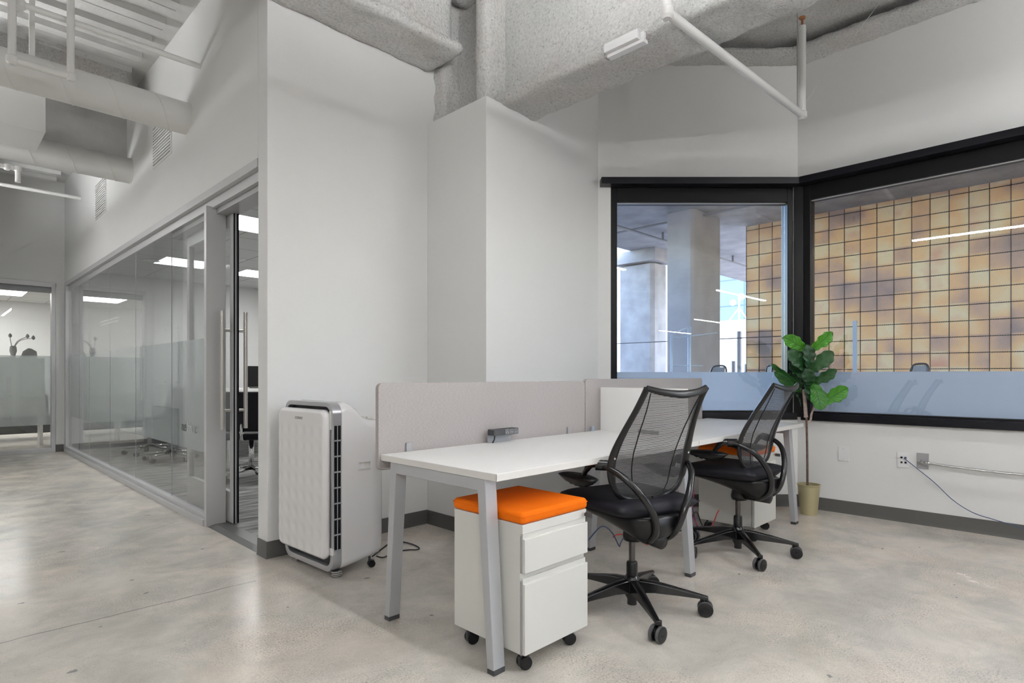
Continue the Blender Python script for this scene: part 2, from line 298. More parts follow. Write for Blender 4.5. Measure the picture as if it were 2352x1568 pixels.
# ------------------------------------------------------------------ mesh helpers
class MB:
    def __init__(s): s.v = []; s.f = []; s.uv = None
    def add(s, vs, fs):
        o = len(s.v); s.v += [Vector(p) for p in vs]; s.f += [[i + o for i in f] for f in fs]; return s
    def box(s, a, b):
        (x0, y0, z0), (x1, y1, z1) = a, b
        x0, x1 = sorted((x0, x1)); y0, y1 = sorted((y0, y1)); z0, z1 = sorted((z0, z1))
        return s.add([(x0, y0, z0), (x1, y0, z0), (x1, y1, z0), (x0, y1, z0), (x0, y0, z1), (x1, y0, z1), (x1, y1, z1), (x0, y1, z1)],
                     [(0, 3, 2, 1), (4, 5, 6, 7), (0, 1, 5, 4), (1, 2, 6, 5), (2, 3, 7, 6), (3, 0, 4, 7)])
    def hexa(s, p):   # 8 points, bottom ring then top ring
        return s.add(p, [(0, 3, 2, 1), (4, 5, 6, 7), (0, 1, 5, 4), (1, 2, 6, 5), (2, 3, 7, 6), (3, 0, 4, 7)])
    def obox(s, o, ax, ay, az):  # corner + three edge vectors
        o, ax, ay, az = map(Vector, (o, ax, ay, az)); return s.hexa([o, o + ax, o + ax + ay, o + ay, o + az, o + ax + az, o + ax + ay + az, o + ay + az])
    def prism(s, poly, ext):     # poly: 3d points, ext: vector
        n = len(poly); e = Vector(ext); P = [Vector(p) for p in poly]
        return s.add(P + [p + e for p in P], [list(range(n))[::-1], list(range(n, 2 * n))] + [(i, (i + 1) % n, n + (i + 1) % n, n + i) for i in range(n)])
    def tube(s, pts, r, n=10, closed=False, caps=True, flat=None):
        pts = [Vector(p) for p in pts]; m = len(pts); rr = r if isinstance(r, (list, tuple)) else [r] * m
        T = []
        for i in range(m):
            a = pts[(i - 1) % m] if (closed or i > 0) else pts[i]; b = pts[(i + 1) % m] if (closed or i < m - 1) else pts[i]
            T.append((b - a).normalized())
        nrm = T[0].orthogonal().normalized() if flat is None else (Vector(flat) - T[0] * Vector(flat).dot(T[0])).normalized()
        vs = []
        for i in range(m):
            if i: nrm = (nrm - T[i] * nrm.dot(T[i])).normalized()
            if flat is not None:
                q = Vector(flat) - T[i] * Vector(flat).dot(T[i])
                if q.length > 1e-4: nrm = q.normalized()
            bn = T[i].cross(nrm)
            ra, rb = rr[i] if isinstance(rr[i], (tuple, list)) else (rr[i], rr[i])
            for k in range(n):
                a = 2 * PI * k / n; vs.append(pts[i] + nrm * math.cos(a) * ra + bn * math.sin(a) * rb)
        fs = []
        for i in range(m if closed else m - 1):
            j = (i + 1) % m
            for k in range(n): fs.append((i * n + k, i * n + (k + 1) % n, j * n + (k + 1) % n, j * n + k))
        if caps and not closed: fs += [list(range(n))[::-1], list(range((m - 1) * n, m * n))]
        return s.add(vs, fs)
    def lathe(s, prof, c=(0, 0, 0), n=28, M=None):
        vs = []
        for r, z in prof:
            for k in range(n):
                a = 2 * PI * k / n; p = Vector((r * math.cos(a), r * math.sin(a), z))
                if M: p = M @ p
                vs.append(p + Vector(c))
        fs = [(i * n + k, i * n + (k + 1) % n, (i + 1) * n + (k + 1) % n, (i + 1) * n + k) for i in range(len(prof) - 1) for k in range(n)]
        fs += [list(range(n))[::-1], list(range((len(prof) - 1) * n, len(prof) * n))]
        return s.add(vs, fs)
    def grid(s, fn, nu, nv, thick=None):
        vs = [fn(i / nu, j / nv) for j in range(nv + 1) for i in range(nu + 1)]
        fs = [(j * (nu + 1) + i, j * (nu + 1) + i + 1, (j + 1) * (nu + 1) + i + 1, (j + 1) * (nu + 1) + i) for j in range(nv) for i in range(nu)]
        return s.add(vs, fs)
def xf(mb, M):
    mb.v = [M @ p for p in mb.v]; return mb
def obj(name, mb, m, parent=None, bevel=0, smooth=False, solid=0, sub=0, kind=None, seg=2):
    me = bpy.data.meshes.new(name); me.from_pydata([tuple(p) for p in mb.v], [], mb.f); me.validate(); me.update()
    bm = bmesh.new(); bm.from_mesh(me)
    if not solid and not getattr(mb, 'open', False): bmesh.ops.recalc_face_normals(bm, faces=bm.faces)
    bm.to_mesh(me); bm.free()
    o = bpy.data.objects.new(name, me); C.objects.link(o); me.materials.append(MATS[m])
    if parent is not None: o.parent = parent
    if solid: md = o.modifiers.new('s', 'SOLIDIFY'); md.thickness = solid; md.offset = 0
    if bevel: md = o.modifiers.new('b', 'BEVEL'); md.width = bevel; md.segments = seg; md.limit_method = 'ANGLE'; md.angle_limit = R(40)
    if sub: md = o.modifiers.new('u', 'SUBSURF'); md.levels = sub; md.render_levels = sub
    if smooth or bevel or sub:
        for p in me.polygons: p.use_smooth = True
        if not sub and not smooth:
            md = o.modifiers.new('w', 'WEIGHTED_NORMAL'); md.keep_sharp = True
        elif smooth is True and not sub:
            me.set_sharp_from_angle(angle=R(42))
    if kind: o['kind'] = kind
    return o
def struct(name, mb, m, **k): return obj(name, mb, m, kind='structure', **k)
def tag(o, label, cat, group=None):
    o['label'] = label; o['category'] = cat
    if group: o['group'] = group
    return o
def thing(name, label, cat, loc=(0, 0, 0), rz=0, group=None):
    o = bpy.data.objects.new(name, None); C.objects.link(o); o.location = loc; o.rotation_euler = (0, 0, rz); o.empty_display_size = 0.1
    return tag(o, label, cat, group)
def sroot(name, loc=(0, 0, 0)):
    o = bpy.data.objects.new(name, None); C.objects.link(o); o.location = loc; o['kind'] = 'structure'; return o
def dup(root, loc=None, rz=None, label=None, parent=None):
    r = root.copy(); C.objects.link(r)
    if parent: r.parent = parent
    if loc is not None: r.location = loc
    if rz is not None: r.rotation_euler = (0, 0, rz)
    if label: r['label'] = label
    for ch in list(root.children): dup(ch, parent=r)
    return r
def bez(pts, n=8):
    """Catmull-Rom through points"""
    P = [Vector(p) for p in pts]; out = []
    for i in range(len(P) - 1):
        p0 = P[max(0, i - 1)]; p1 = P[i]; p2 = P[i + 1]; p3 = P[min(len(P) - 1, i + 2)]
        for k in range(n):
            t = k / n; out.append(0.5 * ((2 * p1) + (p2 - p0) * t + (2 * p0 - 5 * p1 + 4 * p2 - p3) * t * t + (3 * p1 - p0 - 3 * p2 + p3) * t ** 3))
    out.append(P[-1]); return out
def text(name, body, size, M, m, parent, ext=0.0006):
    cu = bpy.data.curves.new(name, 'FONT'); cu.body = body; cu.size = size; cu.extrude = ext; cu.align_x = 'LEFT'
    tmp = bpy.data.objects.new('tmp', cu); C.objects.link(tmp); bpy.context.view_layer.update()
    me = bpy.data.meshes.new_from_object(tmp.evaluated_get(bpy.context.evaluated_depsgraph_get())); bpy.data.objects.remove(tmp)
    me.transform(M); o = bpy.data.objects.new(name, me); C.objects.link(o); me.materials.clear(); me.materials.append(MATS[m]); o.parent = parent
    return o

# ------------------------------------------------------------------ the shell
XA, YB, YC2, XD, YE, ZD = 1.45, 3.49, 2.85, 5.14, 10.5, 3.85   # glazed wall, back wall, chase face, right wall, far wall, deck
DC = 4.879                                                       # distance of the frontal window wall
def CW(s, n, z): return FW * (DC + n) + RT * s + UP * z
K0, K1 = 0.718, 2.380                                            # ends of the frontal wall
cK0 = CW(K0, 0, 0); cK1 = CW(K1, 0, 0)

struct('floor', MB().box((-6.1, -17.1, -0.12), (5.3, 10.7, 0)), 'polished_concrete')
mb = MB().box((-6.2, -17.2, ZD), (5.4, 18.5, ZD + 0.15))
y = 3.7
while y < 10.4:
    mb.box((-6, y, ZD - 0.05), (XA - 0.12, y + 0.10, ZD)); mb.box((-6, y + 0.17, ZD - 0.02), (XA - 0.10, y + 0.19, ZD)); y += 0.345
struct('ceiling', mb, 'deck_paint')

# right wall with window openings
mb = MB()
T = 0.22
def xwall(mb, x0, x1, ya, yb, opens, top=3.66):
    ys = ya
    for (oa, ob, za, zb) in opens:
        mb.box((x0, ys, 0), (x1, oa, top)); mb.box((x0, oa, 0), (x1, ob, za)); mb.box((x0, oa, zb), (x1, ob, top)); ys = ob
    mb.box((x0, ys, 0), (x1, yb, top))
WZ0, WZ1 = 0.745, 2.70
xwall(mb, XD, XD + T, -17.2, 1.745, [(-15.6, -12.4, WZ0, WZ1), (-11.2, -8.0, WZ0, WZ1), (-6.8, -3.4, WZ0, WZ1), (-2.3, 1.70, WZ0, WZ1)], top=ZD)
struct('wall_right', mb, 'wall_paint')
# frontal window wall
def cbox(mb, s0, s1, n0, n1, z0, z1): return mb.hexa([CW(s0, n0, z0), CW(s1, n0, z0), CW(s1, n1, z0), CW(s0, n1, z0), CW(s0, n0, z1), CW(s1, n0, z1), CW(s1, n1, z1), CW(s0, n1, z1)])
SWL, SWR = 0.823, 2.345
mb = MB(); cbox(mb, K0, SWL, 0, T, 0, ZD); cbox(mb, SWR, K1, 0, T, 0, ZD); cbox(mb, SWL, SWR, 0, T, 0, WZ0); cbox(mb, SWL, SWR, 0, T, WZ1, ZD)
struct('wall_window', mb, 'wall_paint')
# chase (boxed-out column): box up to 2.94, its long face running on to the window wall
mb = MB().prism([(2.63, 2.847, 0), (cK0.x, cK0.y, 0), (cK0.x + 0.1, cK0.y + 0.16, 0), (2.9, 3.6, 0), (2.63, 3.6, 0)], (0, 0, 2.94))
mb.prism([(3.10, 2.8741, 2.9401), (cK0.x, cK0.y, 2.9401), (cK0.x + 0.1, cK0.y + 0.16, 2.9401), (3.10, 3.1, 2.9401)], (0, 0, 0.909)); struct('wall_chase', mb, 'wall_paint')
# back wall
mb = MB().box((XA, YB, 0), (2.77, YB + 0.135, ZD)); struct('wall_back', mb, 'wall_paint', bevel=0.004)
# wall above the glazing
mb = MB().box((XA, YB + 0.135, 2.42), (XA + 0.135, YE, ZD)); struct('wall_left', mb, 'wall_paint')
# far wall with door opening; further left it closes the corridor
mb = MB().box((1.345, YE, 0), (4.6, YE + 0.12, 2.40)).box((-6, YE, 2.40), (4.6, YE + 0.12, ZD)).box((-6, YE, 0), (0.50, YE + 0.12, 2.40))
struct('wall_far', mb, 'wall_paint')
mb = MB().box((-6.0, 9.0, 0), (0.40, 9.12, ZD)).box((0.28, 9.12, 0), (0.40, YE, ZD)); struct('wall_corridor', mb, 'wall_paint')
mb = MB().box((-6.1, -17.1, 0), (-6.0, 9.0, ZD)); struct('wall_west', mb, 'wall_paint')
mb = MB().box((-6.0, -17.2, 0), (XD, -17.0, ZD)); struct('wall_rear', mb, 'wall_paint')
# conference room shell
mb = MB().box((4.40, 3.62, 0), (4.55, YE, 2.75)); struct('wall_meeting_right', mb, 'wall_paint')
mb = MB().box((2.9, YB + 0.14, 0), (4.55, YB + 0.26, 2.75)); struct('wall_meeting_near', mb, 'wall_paint')
mb = MB().box((1.58, YB + 0.14, 2.62), (4.45, YE, 2.66)); struct('ceiling_meeting', mb, 'ceiling_tile')
mb = MB().box((1.585, YB + 0.137, 0.0), (4.40, YE, 0.008)); struct('floor_carpet', mb, 'carpet')
# office beyond the far wall
mb = MB().box((-2.4, 15.6, 0), (4.6, 15.7, 2.7)).box((-2.4, YE + 0.12, 0), (-2.3, 15.6, 2.7)).box((2.9, YE + 0.12, 0), (3.0, 15.6, 2.7)); struct('wall_office', mb, 'wall_paint')
mb = MB().box((-2.3, YE + 0.12, 2.60), (2.9, 15.6, 2.64)); struct('ceiling_office', mb, 'ceiling_tile')
mb = MB().box((-2.3, YE + 0.0, -0.1), (2.9, 15.6, 0.0)); struct('floor_office', mb, 'polished_concrete')

# baseboards with a cove toe
def baseboard(name, pts, h=0.10, t=0.006, toe=0.012):
    """pts along the wall foot, room on the left-hand side of travel"""
    mb = MB()
    P = [Vector((x, y, 0)) for x, y in pts]
    prof = [(0, 0), (toe, 0), (toe - 0.004, 0.012), (t + 0.002, 0.026), (t, h), (0, h)]
    nr = []
    for i in range(len(P)):
        d0 = (P[i] - P[i - 1]).normalized() if i else None; d1 = (P[i + 1] - P[i]).normalized() if i < len(P) - 1 else None
        n0 = Vector((-d0.y, d0.x, 0)) if d0 else None; n1 = Vector((-d1.y, d1.x, 0)) if d1 else None
        if n0 and n1: b = (n0 + n1).normalized(); b = b / max(0.3, b.dot(n0))
        else: b = n0 or n1
        nr.append(b)
    vs = []
    for p, b in zip(P, nr): vs += [p + b * a + UP * z for a, z in prof]
    k = len(prof); fs = [(i * k + j, i * k + (j + 1) % k, (i + 1) * k + (j + 1) % k, (i + 1) * k + j) for i in range(len(P) - 1) for j in range(k)]
    fs += [list(range(k)), list(range((len(P) - 1) * k, len(P) * k))[::-1]]
    mb.add(vs, fs); return struct(name, mb, 'base_rubber', bevel=0.001)
baseboard('baseboard_back', [(2.629, YB - 0.001), (XA - 0.001, YB - 0.001), (XA - 0.001, YB + 0.13)][::-1] and [(2.629, 2.85), (2.629, YB - 0.001), (XA - 0.001, YB - 0.001), (XA - 0.001, YB + 0.13)])
baseboard('baseboard_window', [(XD - 0.001, -2.3), (XD - 0.001, 1.748), (cK0.x, cK0.y - 0.002), (2.628, 2.846)])
baseboard('baseboard_right', [(XD - 0.001, -17.0), (XD - 0.001, -2.3)])
baseboard('baseboard_far', [(XA - 0.01, YE - 0.001), (1.345, YE - 0.001)])
baseboard('baseboard_meeting', [(4.39, YE - 0.001), (1.62, YE - 0.001)])

# ------------------------------------------------------------------ windows
def frame_rect(mb, f, s0, s1, z0, z1, wL, wR, wB, wT, n0, n1):
    """rect frame; f(s,n,z)->point"""
    def bx(a0, a1, b0, b1): mb.hexa([f(a0, n0, b0), f(a1, n0, b0), f(a1, n1, b0), f(a0, n1, b0), f(a0, n0, b1), f(a1, n0, b1), f(a1, n1, b1), f(a0, n1, b1)])
    bx(s0, s0 + wL, z0, z1); bx(s1 - wR, s1, z0, z1)
    bx(s0 + wL, s1 - wR, z0, z0 + wB); bx(s0 + wL, s1 - wR, z1 - wT, z1)
def fbox(f, s0, s1, n0, n1, z0, z1): return MB().hexa([f(s0, n0, z0), f(s1, n0, z0), f(s1, n1, z0), f(s0, n1, z0), f(s0, n0, z1), f(s1, n0, z1), f(s1, n1, z1), f(s0, n1, z1)])
GZ0, GZ1, FZ = 0.795, 2.538, 1.118
w1 = sroot('window_1')
mb = MB(); frame_rect(mb, CW, SWL, SWR, WZ0, WZ1 - 0.0, 0.055, 0.045, 0.05, 0.165, 0.01, 0.12); obj('window_frame', mb, 'black_metal', w1, bevel=0.003)
obj('header_ledge', fbox(CW, 0.731, K1 - 0.0, -0.10, 0.0, 2.655, 2.71), 'sill_metal', w1, bevel=0.003)
obj('sill', fbox(CW, SWL, K1 - 0.01, -0.018, 0.03, 0.722, 0.78), 'sill_metal', w1, bevel=0.003)
obj('bead', fbox(CW, SWL + 0.055, SWR - 0.045, 0.035, 0.055, GZ1 - 0.008, GZ1 + 0.002), 'alu', w1)
obj('pane', fbox(CW, SWL + 0.055, SWR - 0.045, 0.060, 0.068, GZ0, GZ1), 'win_glass', w1)
obj('privacy_film', fbox(CW, SWL + 0.057, SWR - 0.047, 0.070, 0.0705, GZ0, FZ), 'film_blue', w1)
def DW(s, n, z): return Vector((XD + n, s, z))
def right_window(k, y0, y1, film):
    wr = sroot('window_%d' % k)
    mb = MB(); frame_rect(mb, DW, y0, y1, WZ0, WZ1, 0.045, 0.05, 0.05, 0.165, 0.01, 0.12); obj('window_frame', mb, 'black_metal', wr, bevel=0.003)
    obj('header_ledge', fbox(DW, y0 - 0.09, y1 + (0.0 if film else 0.09), -0.10, 0.0, 2.655, 2.71), 'sill_metal', wr, bevel=0.003)
    obj('sill', fbox(DW, y0, y1 + 0.01, -0.035, 0.03, 0.722, 0.78), 'sill_metal', wr, bevel=0.003)
    obj('bead', fbox(DW, y0 + 0.045, y1 - 0.05, 0.035, 0.055, GZ1 - 0.008, GZ1 + 0.002), 'alu', wr)
    obj('pane', fbox(DW, y0 + 0.045, y1 - 0.05, 0.060, 0.068, GZ0, GZ1), 'win_glass', wr)
    obj('privacy_film', fbox(DW, y0 + 0.047, y1 - 0.052, 0.070, 0.0705, GZ0, FZ), 'film_blue', wr)
    return wr
right_window(2, -2.3, 1.70, True)
right_window(4, -6.8, -3.4, False); right_window(5, -11.2, -8.0, False); right_window(6, -15.6, -12.4, False)
# corner post joining the two windows
mb = MB().prism([CW(2.345, 0.0, WZ0), CW(2.36, -0.01, WZ0), (XD - 0.005, 1.70, WZ0), (XD + 0.14, 1.66, WZ0), CW(2.50, 0.13, WZ0), CW(2.345, 0.13, WZ0)], (0, 0, WZ1 - WZ0))
struct('trim_corner_post', mb, 'black_metal', bevel=0.002)
mb = fbox(CW, 2.306, 2.345, 0.05, 0.12, GZ0, GZ1); struct('trim_blue_reflection', mb, 'steel_blue')  # pale blue strip: outside reflection on the return, put in as colour

# ------------------------------------------------------------------ glazed partition (window_3), sliding door (door_1), far door (door_2)
def AW(s, n, z): return Vector((XA + n, s, z))
w3 = sroot('window_3')
y0, y1 = 4.52, 10.46
obj('top_rail', MB().box((XA - 0.005, 3.63, 2.365), (XA + 0.06, y1, 2.42)).box((XA + 0.03, 3.63, 2.30), (XA + 0.06, y1, 2.365)), 'alu', w3, bevel=0.002)
obj('track_header', MB().box((XA + 0.06, 3.63, 2.262), (XA + 0.19, 5.6, 2.42)), 'alu_dark', w3, bevel=0.002)
obj('bottom_rail', MB().box((XA - 0.02, y0 + 0.045, 0), (XA + 0.05, 10.40, 0.045)).box((XA + 0.005, y0 + 0.045, 0.045), (XA + 0.055, 10.40, 0.075)), 'alu', w3, bevel=0.002)
obj('end_post', MB().box((XA - 0.002, 10.40, 0), (XA + 0.06, 10.50, 2.42)), 'alu', w3, bevel=0.002)
obj('jamb_post', MB().box((XA - 0.01, y0, 0), (XA + 0.125, y0 + 0.045, 2.31)), 'alu', w3, bevel=0.002)
ys = [4.565, 5.52, 6.70, 7.82, 8.97, 10.40]
for a, b in zip(ys[:-1], ys[1:]):
    obj('pane', MB().box((XA + 0.034, a + 0.0015, 0.06), (XA + 0.044, b - 0.0015, 2.32)), 'glass', w3)
    obj('joint', MB().box((XA + 0.036, b - 0.0012, 0.06), (XA + 0.042, b + 0.0012, 2.32)), 'alu', w3)
flm = obj('frosted_film', MB().box((XA + 0.0455, 4.57, 0.51), (XA + 0.0462, 10.40, 1.368)), 'film_grey', w3)
# lettering applied to the glass, reading from the corridor
def letter_M(y, z): return Matrix(((0, 0, -1, XA + 0.032), (-1, 0, 0, y), (0, 1, 0, z), (0, 0, 0, 1)))
text('lettering', 'ne', 0.115, letter_M(5.235, 0.645), 'letter_dark', w3)
text('lettering', 'hn', 0.115, letter_M(5.085, 0.645), 'letter_light', w3)
text('lettering', 'c', 0.115, letter_M(4.915, 0.645), 'letter_grey', w3)

d1 = sroot('door_1')
ya, yb, xa, xb = 4.41, 5.45, XA + 0.135, XA + 0.175
obj('stile', MB().box((xa, ya, 0.02), (xb, ya + 0.06, 2.26)), 'alu', d1, bevel=0.002)
obj('stile', MB().box((xa, yb - 0.06, 0.02), (xb, yb, 2.26)), 'alu', d1, bevel=0.002)
obj('rail', MB().box((xa, ya + 0.06, 0.02), (xb, yb - 0.06, 0.24)), 'alu', d1, bevel=0.002)
obj('rail', MB().box((xa, ya + 0.06, 2.17), (xb, yb - 0.06, 2.26)), 'alu', d1, bevel=0.002)
obj('gasket', MB().box((xa + 0.004, ya - 0.008, 0.02), (xa + 0.012, ya, 2.26)).box((xb - 0.014, ya - 0.012, 0.02), (xb - 0.002, ya, 2.26)), 'black_metal', d1)
obj('pane', MB().box((xa + 0.016, ya + 0.06, 0.24), (xa + 0.024, yb - 0.06, 2.17)), 'glass', d1)
for sx, x in ((-1, xa), (1, xb)):
    hb = MB().tube([(x + sx * 0.062, ya + 0.035, 0.70), (x + sx * 0.062, ya + 0.035, 1.555)], 0.0145, 16)
    ho = obj('handle', hb, 'steel', d1, smooth=True)
    obj('standoff', MB().tube([(x, ya + 0.035, 0.835), (x + sx * 0.062, ya + 0.035, 0.835)], 0.010, 12).tube([(x, ya + 0.035, 1.415), (x + sx * 0.062, ya + 0.035, 1.415)], 0.010, 12), 'steel', ho, smooth=True)
struct('trim_threshold', MB().hexa([(XA + 0.0, 3.63, 0), (XA + 0.135, 3.63, 0), (XA + 0.135, 4.52, 0), (XA + 0.0, 4.52, 0), (XA + 0.05, 3.63, 0.012), (XA + 0.135, 3.63, 0.012), (XA + 0.135, 4.52, 0.012), (XA + 0.05, 4.52, 0.012)]), 'threshold')

d2 = sroot('door_2')
def EW(s, n, z): return Vector((s, YE + n, z))
mb = MB(); frame_rect(mb, EW, 0.50, 1.345, 0.0, 2.40, 0.03, 0.045, 0.062, 0.062, -0.02, 0.10); obj('door_frame', mb, 'alu', d2, bevel=0.002)
obj('blind_box', MB().box((0.53, YE + 0.05, 2.262), (1.30, YE + 0.09, 2.338)), 'alu_dark', d2)
obj('pane', MB().box((0.53, YE + 0.02, 0.062), (1.30, YE + 0.03, 2.338)), 'glass', d2)
obj('frosted_film', MB().box((0.53, YE + 0.031, 0.39), (1.30, YE + 0.032, 1.365)), 'film_grey', d2)
obj('handle', MB().tube([(0.58, YE - 0.07, 0.7), (0.58, YE - 0.07, 1.55)], 0.0145, 12).tube([(0.58, YE - 0.07, 0.85), (0.58, YE + 0.02, 0.85)], 0.01, 8).tube([(0.58, YE - 0.07, 1.4), (0.58, YE + 0.02, 1.4)], 0.01, 8), 'steel', d2, smooth=True)

# ------------------------------------------------------------------ spray-coated steel overhead
def spray_box(mb, a, b, amp=0.012, step=0.035, rnd=0.03, skip=()):
    """box with rounded, lumpy surface"""
    bm = bmesh.new(); a = Vector(a); b = Vector(b); d = b - a
    n = [max(1, int(d[i] / step)) for i in range(3)]
    def face(o, u, v, nu, nv):
        base = len(bm.verts); g = []
        for j in range(nv + 1):
            for i in range(nu + 1): g.append(bm.verts.new(o + u * (i / nu) + v * (j / nv)))
        for j in range(nv):
            for i in range(nu): bm.faces.new((g[j * (nu + 1) + i], g[j * (nu + 1) + i + 1], g[(j + 1) * (nu + 1) + i + 1], g[(j + 1) * (nu + 1) + i]))
    ex, ey, ez = Vector((d.x, 0, 0)), Vector((0, d.y, 0)), Vector((0, 0, d.z))
    face(a, ey, ex, n[1], n[0]); face(a + ez, ex, ey, n[0], n[1])
    face(a, ex, ez, n[0], n[2]); face(a + ey, ez, ex, n[2], n[0])
    face(a, ez, ey, n[2], n[1]); face(a + ex, ey, ez, n[1], n[2])
    bmesh.ops.remove_doubles(bm, verts=bm.verts, dist=0.0005)
    c = (a + b) / 2; h = d / 2
    for v in bm.verts:
        p = v.co - c; q = Vector([max(-(h[i] - rnd), min(h[i] - rnd, p[i])) for i in range(3)]); e = p - q
        if e.length > 1e-6: e = e.normalized() * rnd; p = q + e
        nn = noise.noise_vector((p + c) * 9) * amp + noise.noise_vector((p + c) * 25) * amp * 0.6
        v.co = c + p + nn
    o = len(mb.v); mb.v += [v.co.copy() for v in bm.verts]; bm.verts.index_update()
    mb.f += [[v.index + o for v in f.verts] for f in bm.faces]; bm.free()
    return mb
mb = MB(); spray_box(mb, (2.76, -2.6, 2.935), (3.15, 2.93, 3.01), step=0.03, rnd=0.032); spray_box(mb, (2.86, -2.6, 2.98), (3.05, 2.95, ZD + 0.03), amp=0.01, step=0.04, rnd=0.04)
tag(obj('steel_beam', mb, 'spray', smooth=1), 'white spray-coated steel beam running overhead from the boxed column to the right', 'beam')
mb = MB(); spray_box(mb, (-1.4, 3.10, 3.325), (2.66, 3.50, 3.40), step=0.03, rnd=0.032); spray_box(mb, (-1.4, 3.22, 3.36), (2.66, 3.40, ZD + 0.03), amp=0.01, step=0.045, rnd=0.04)
tag(obj('steel_beam', mb, 'spray', smooth=1), 'white spray-coated steel beam running along the top of the tall blank wall', 'beam')
cl = thing('steel_column', 'rough spray-coated steel column standing above the boxed chase where two beams meet', 'column', (2.9, 3.2, 2.94))
def rel(mb, o): return xf(mb, Matrix.Translation(-Vector(o)))
mb = MB(); spray_box(mb, (2.685, 2.90, 2.90), (3.20, 3.03, ZD + 0.03), amp=0.008, step=0.03, rnd=0.03); obj('flange', rel(mb, (2.9, 3.2, 2.94)), 'spray', cl, smooth=1)
mb = MB(); spray_box(mb, (2.84, 3.0, 2.90), (3.06, 3.5, ZD + 0.03), amp=0.02, step=0.03, rnd=0.03); obj('web', rel(mb, (2.9, 3.2, 2.94)), 'spray', cl, smooth=1)
mb = MB(); spray_box(mb, (2.70, 3.38, 2.90), (3.20, 3.56, ZD + 0.03), amp=0.02, step=0.03, rnd=0.03); obj('flange', rel(mb, (2.9, 3.2, 2.94)), 'spray', cl, smooth=1)
# perimeter sprayed edge over the window walls, and the sprayed deck there
mb = MB(); spray_box(mb, (4.90, -6.0, 3.665), (5.16, 2.0, 3.72), amp=0.012, step=0.04, rnd=0.02)
sb = MB(); spray_box(sb, (0, 0, 0), (3.0, 0.24, 0.055), amp=0.012, step=0.04, rnd=0.02)
Mx = Matrix((( RT.x, FW.x, 0, CW(-0.2, -0.20, 0).x), (RT.y, FW.y, 0, CW(-0.2, -0.20, 0).y), (0, 0, 1, 3.665), (0, 0, 0, 1)))
xf(sb, Mx); mb.v_off = len(mb.v); o = len(mb.v); mb.v += sb.v; mb.f += [[i + o for i in f] for f in sb.f]
obj('trim_edge_angle', mb, 'spray', smooth=1, kind='structure')
mb = MB()
def deckfn(u, v):
    x = 3.06 + u * 2.1; yy = -4 + v * 8; return Vector((x, yy, ZD - 0.035 + noise.noise((x * 9, yy * 9, 0)) * 0.012 + noise.noise((x * 2, yy * 2, 3)) * 0.02))
mb.grid(deckfn, 60, 220)
def deckfn2(u, v):
    x = -1.4 + u * 4.3; yy = -4 + v * 7.3; return Vector((x, yy, ZD - 0.035 + noise.noise((x * 9, yy * 9, 0)) * 0.012))
mb.grid(deckfn2, 80, 140)
sd = obj('ceiling_sprayed', mb, 'spray', smooth=1, solid=0.03); sd['kind'] = 'structure'
# corridor overhead
mb = MB(); spray_box(mb, (-3.0, 6.12, 3.50), (XA - 0.11, 6.42, ZD + 0.03), amp=0.02, step=0.05, rnd=0.05)
tag(obj('steel_beam', mb, 'spray', smooth=1), 'dark rough spray-coated beam crossing the corridor above the round duct', 'beam')
struct('wall_bulkhead', MB().box((-3.0, 6.87, 3.27), (XA, 7.1, ZD)), 'patched_paint')

def duct(x0, x1, y, z, r, label, group=None):
    t = thing('air_duct', label, 'duct', (x0, y, z), 0, group)
    obj('tube', MB().tube([(0, 0, 0), (x1 - x0, 0, 0)], r, 40), 'duct_paint', t, smooth=True)
    mb = MB(); k = 0; L_ = x1 - x0
    pts = []
    turns = L_ / 0.30
    mb.open = True
    for i in range(int(turns * 28)):
        a = 2 * PI * i / 28; pts.append((L_ * i / (turns * 28), r * math.cos(a) * 1.004, r * math.sin(a) * 1.004))
    mb.tube(pts, 0.0035, 5)
    obj('seam', mb, 'duct_paint', t, smooth=1)
    obj('wall_collar', MB().tube([(L_ - 0.004, 0, 0), (L_, 0, 0)], r + 0.012, 40), 'duct_paint', t)
    return t
duct(-2.2, XA, 4.98, 3.075, 0.119, 'large round white duct entering the left wall, nearer of the two')
duct(-2.2, XA, 6.73, 3.100, 0.120, 'round white duct entering the left wall, farther one above the slot grille')
tag(obj('duct_box', MB().box((-0.5, 5.85, 3.0), (0.69, 6.40, 3.50)), 'duct_paint', bevel=0.004), 'square white duct box hanging between the two round ducts', 'duct')
tag(obj('duct_strap', MB().box((0.50, 4.97, 3.19), (0.53, 4.99, ZD)), 'duct_paint'), 'flat grey strap holding up the nearer round duct', 'strap')
def pipe_thing(name, label, cat, segs, r, m='duct_paint', extra=()):
    t = thing(name, label, cat, segs[0][0])
    o = Vector(segs[0][0])
    for i, (a, b) in enumerate(segs):
        obj('pipe', MB().tube([Vector(a) - o, Vector(b) - o], r, 16), m, t, smooth=True)
    for p, rr in extra:
        p = Vector(p) - o
        obj('fitting', MB().lathe([(rr * 0.6, -rr), (rr, -rr * 0.6), (rr, rr * 0.6), (rr * 0.6, rr)], p, 16), m, t, smooth=True)
    return t
pipe_thing('sprinkler_pipe', 'long white pipe crossing above the nearer round duct into the left wall', 'pipe', [((-2.2, 4.68, 3.37), (XA, 4.68, 3.37))], 0.020, extra=[((0.42, 4.68, 3.37), 0.036)])
pipe_thing('sprinkler_pipe', 'white U-shaped pipe loop hanging in front of the nearer round duct', 'pipe',
           [((0.385, 4.62, ZD), (0.385, 4.62, 2.99)), ((0.385, 4.62, 2.99), (0.67, 4.62, 2.99)), ((0.67, 4.62, 2.99), (0.67, 4.62, ZD))], 0.021, extra=[((0.385, 4.62, 2.99), 0.03), ((0.67, 4.62, 2.99), 0.027)])
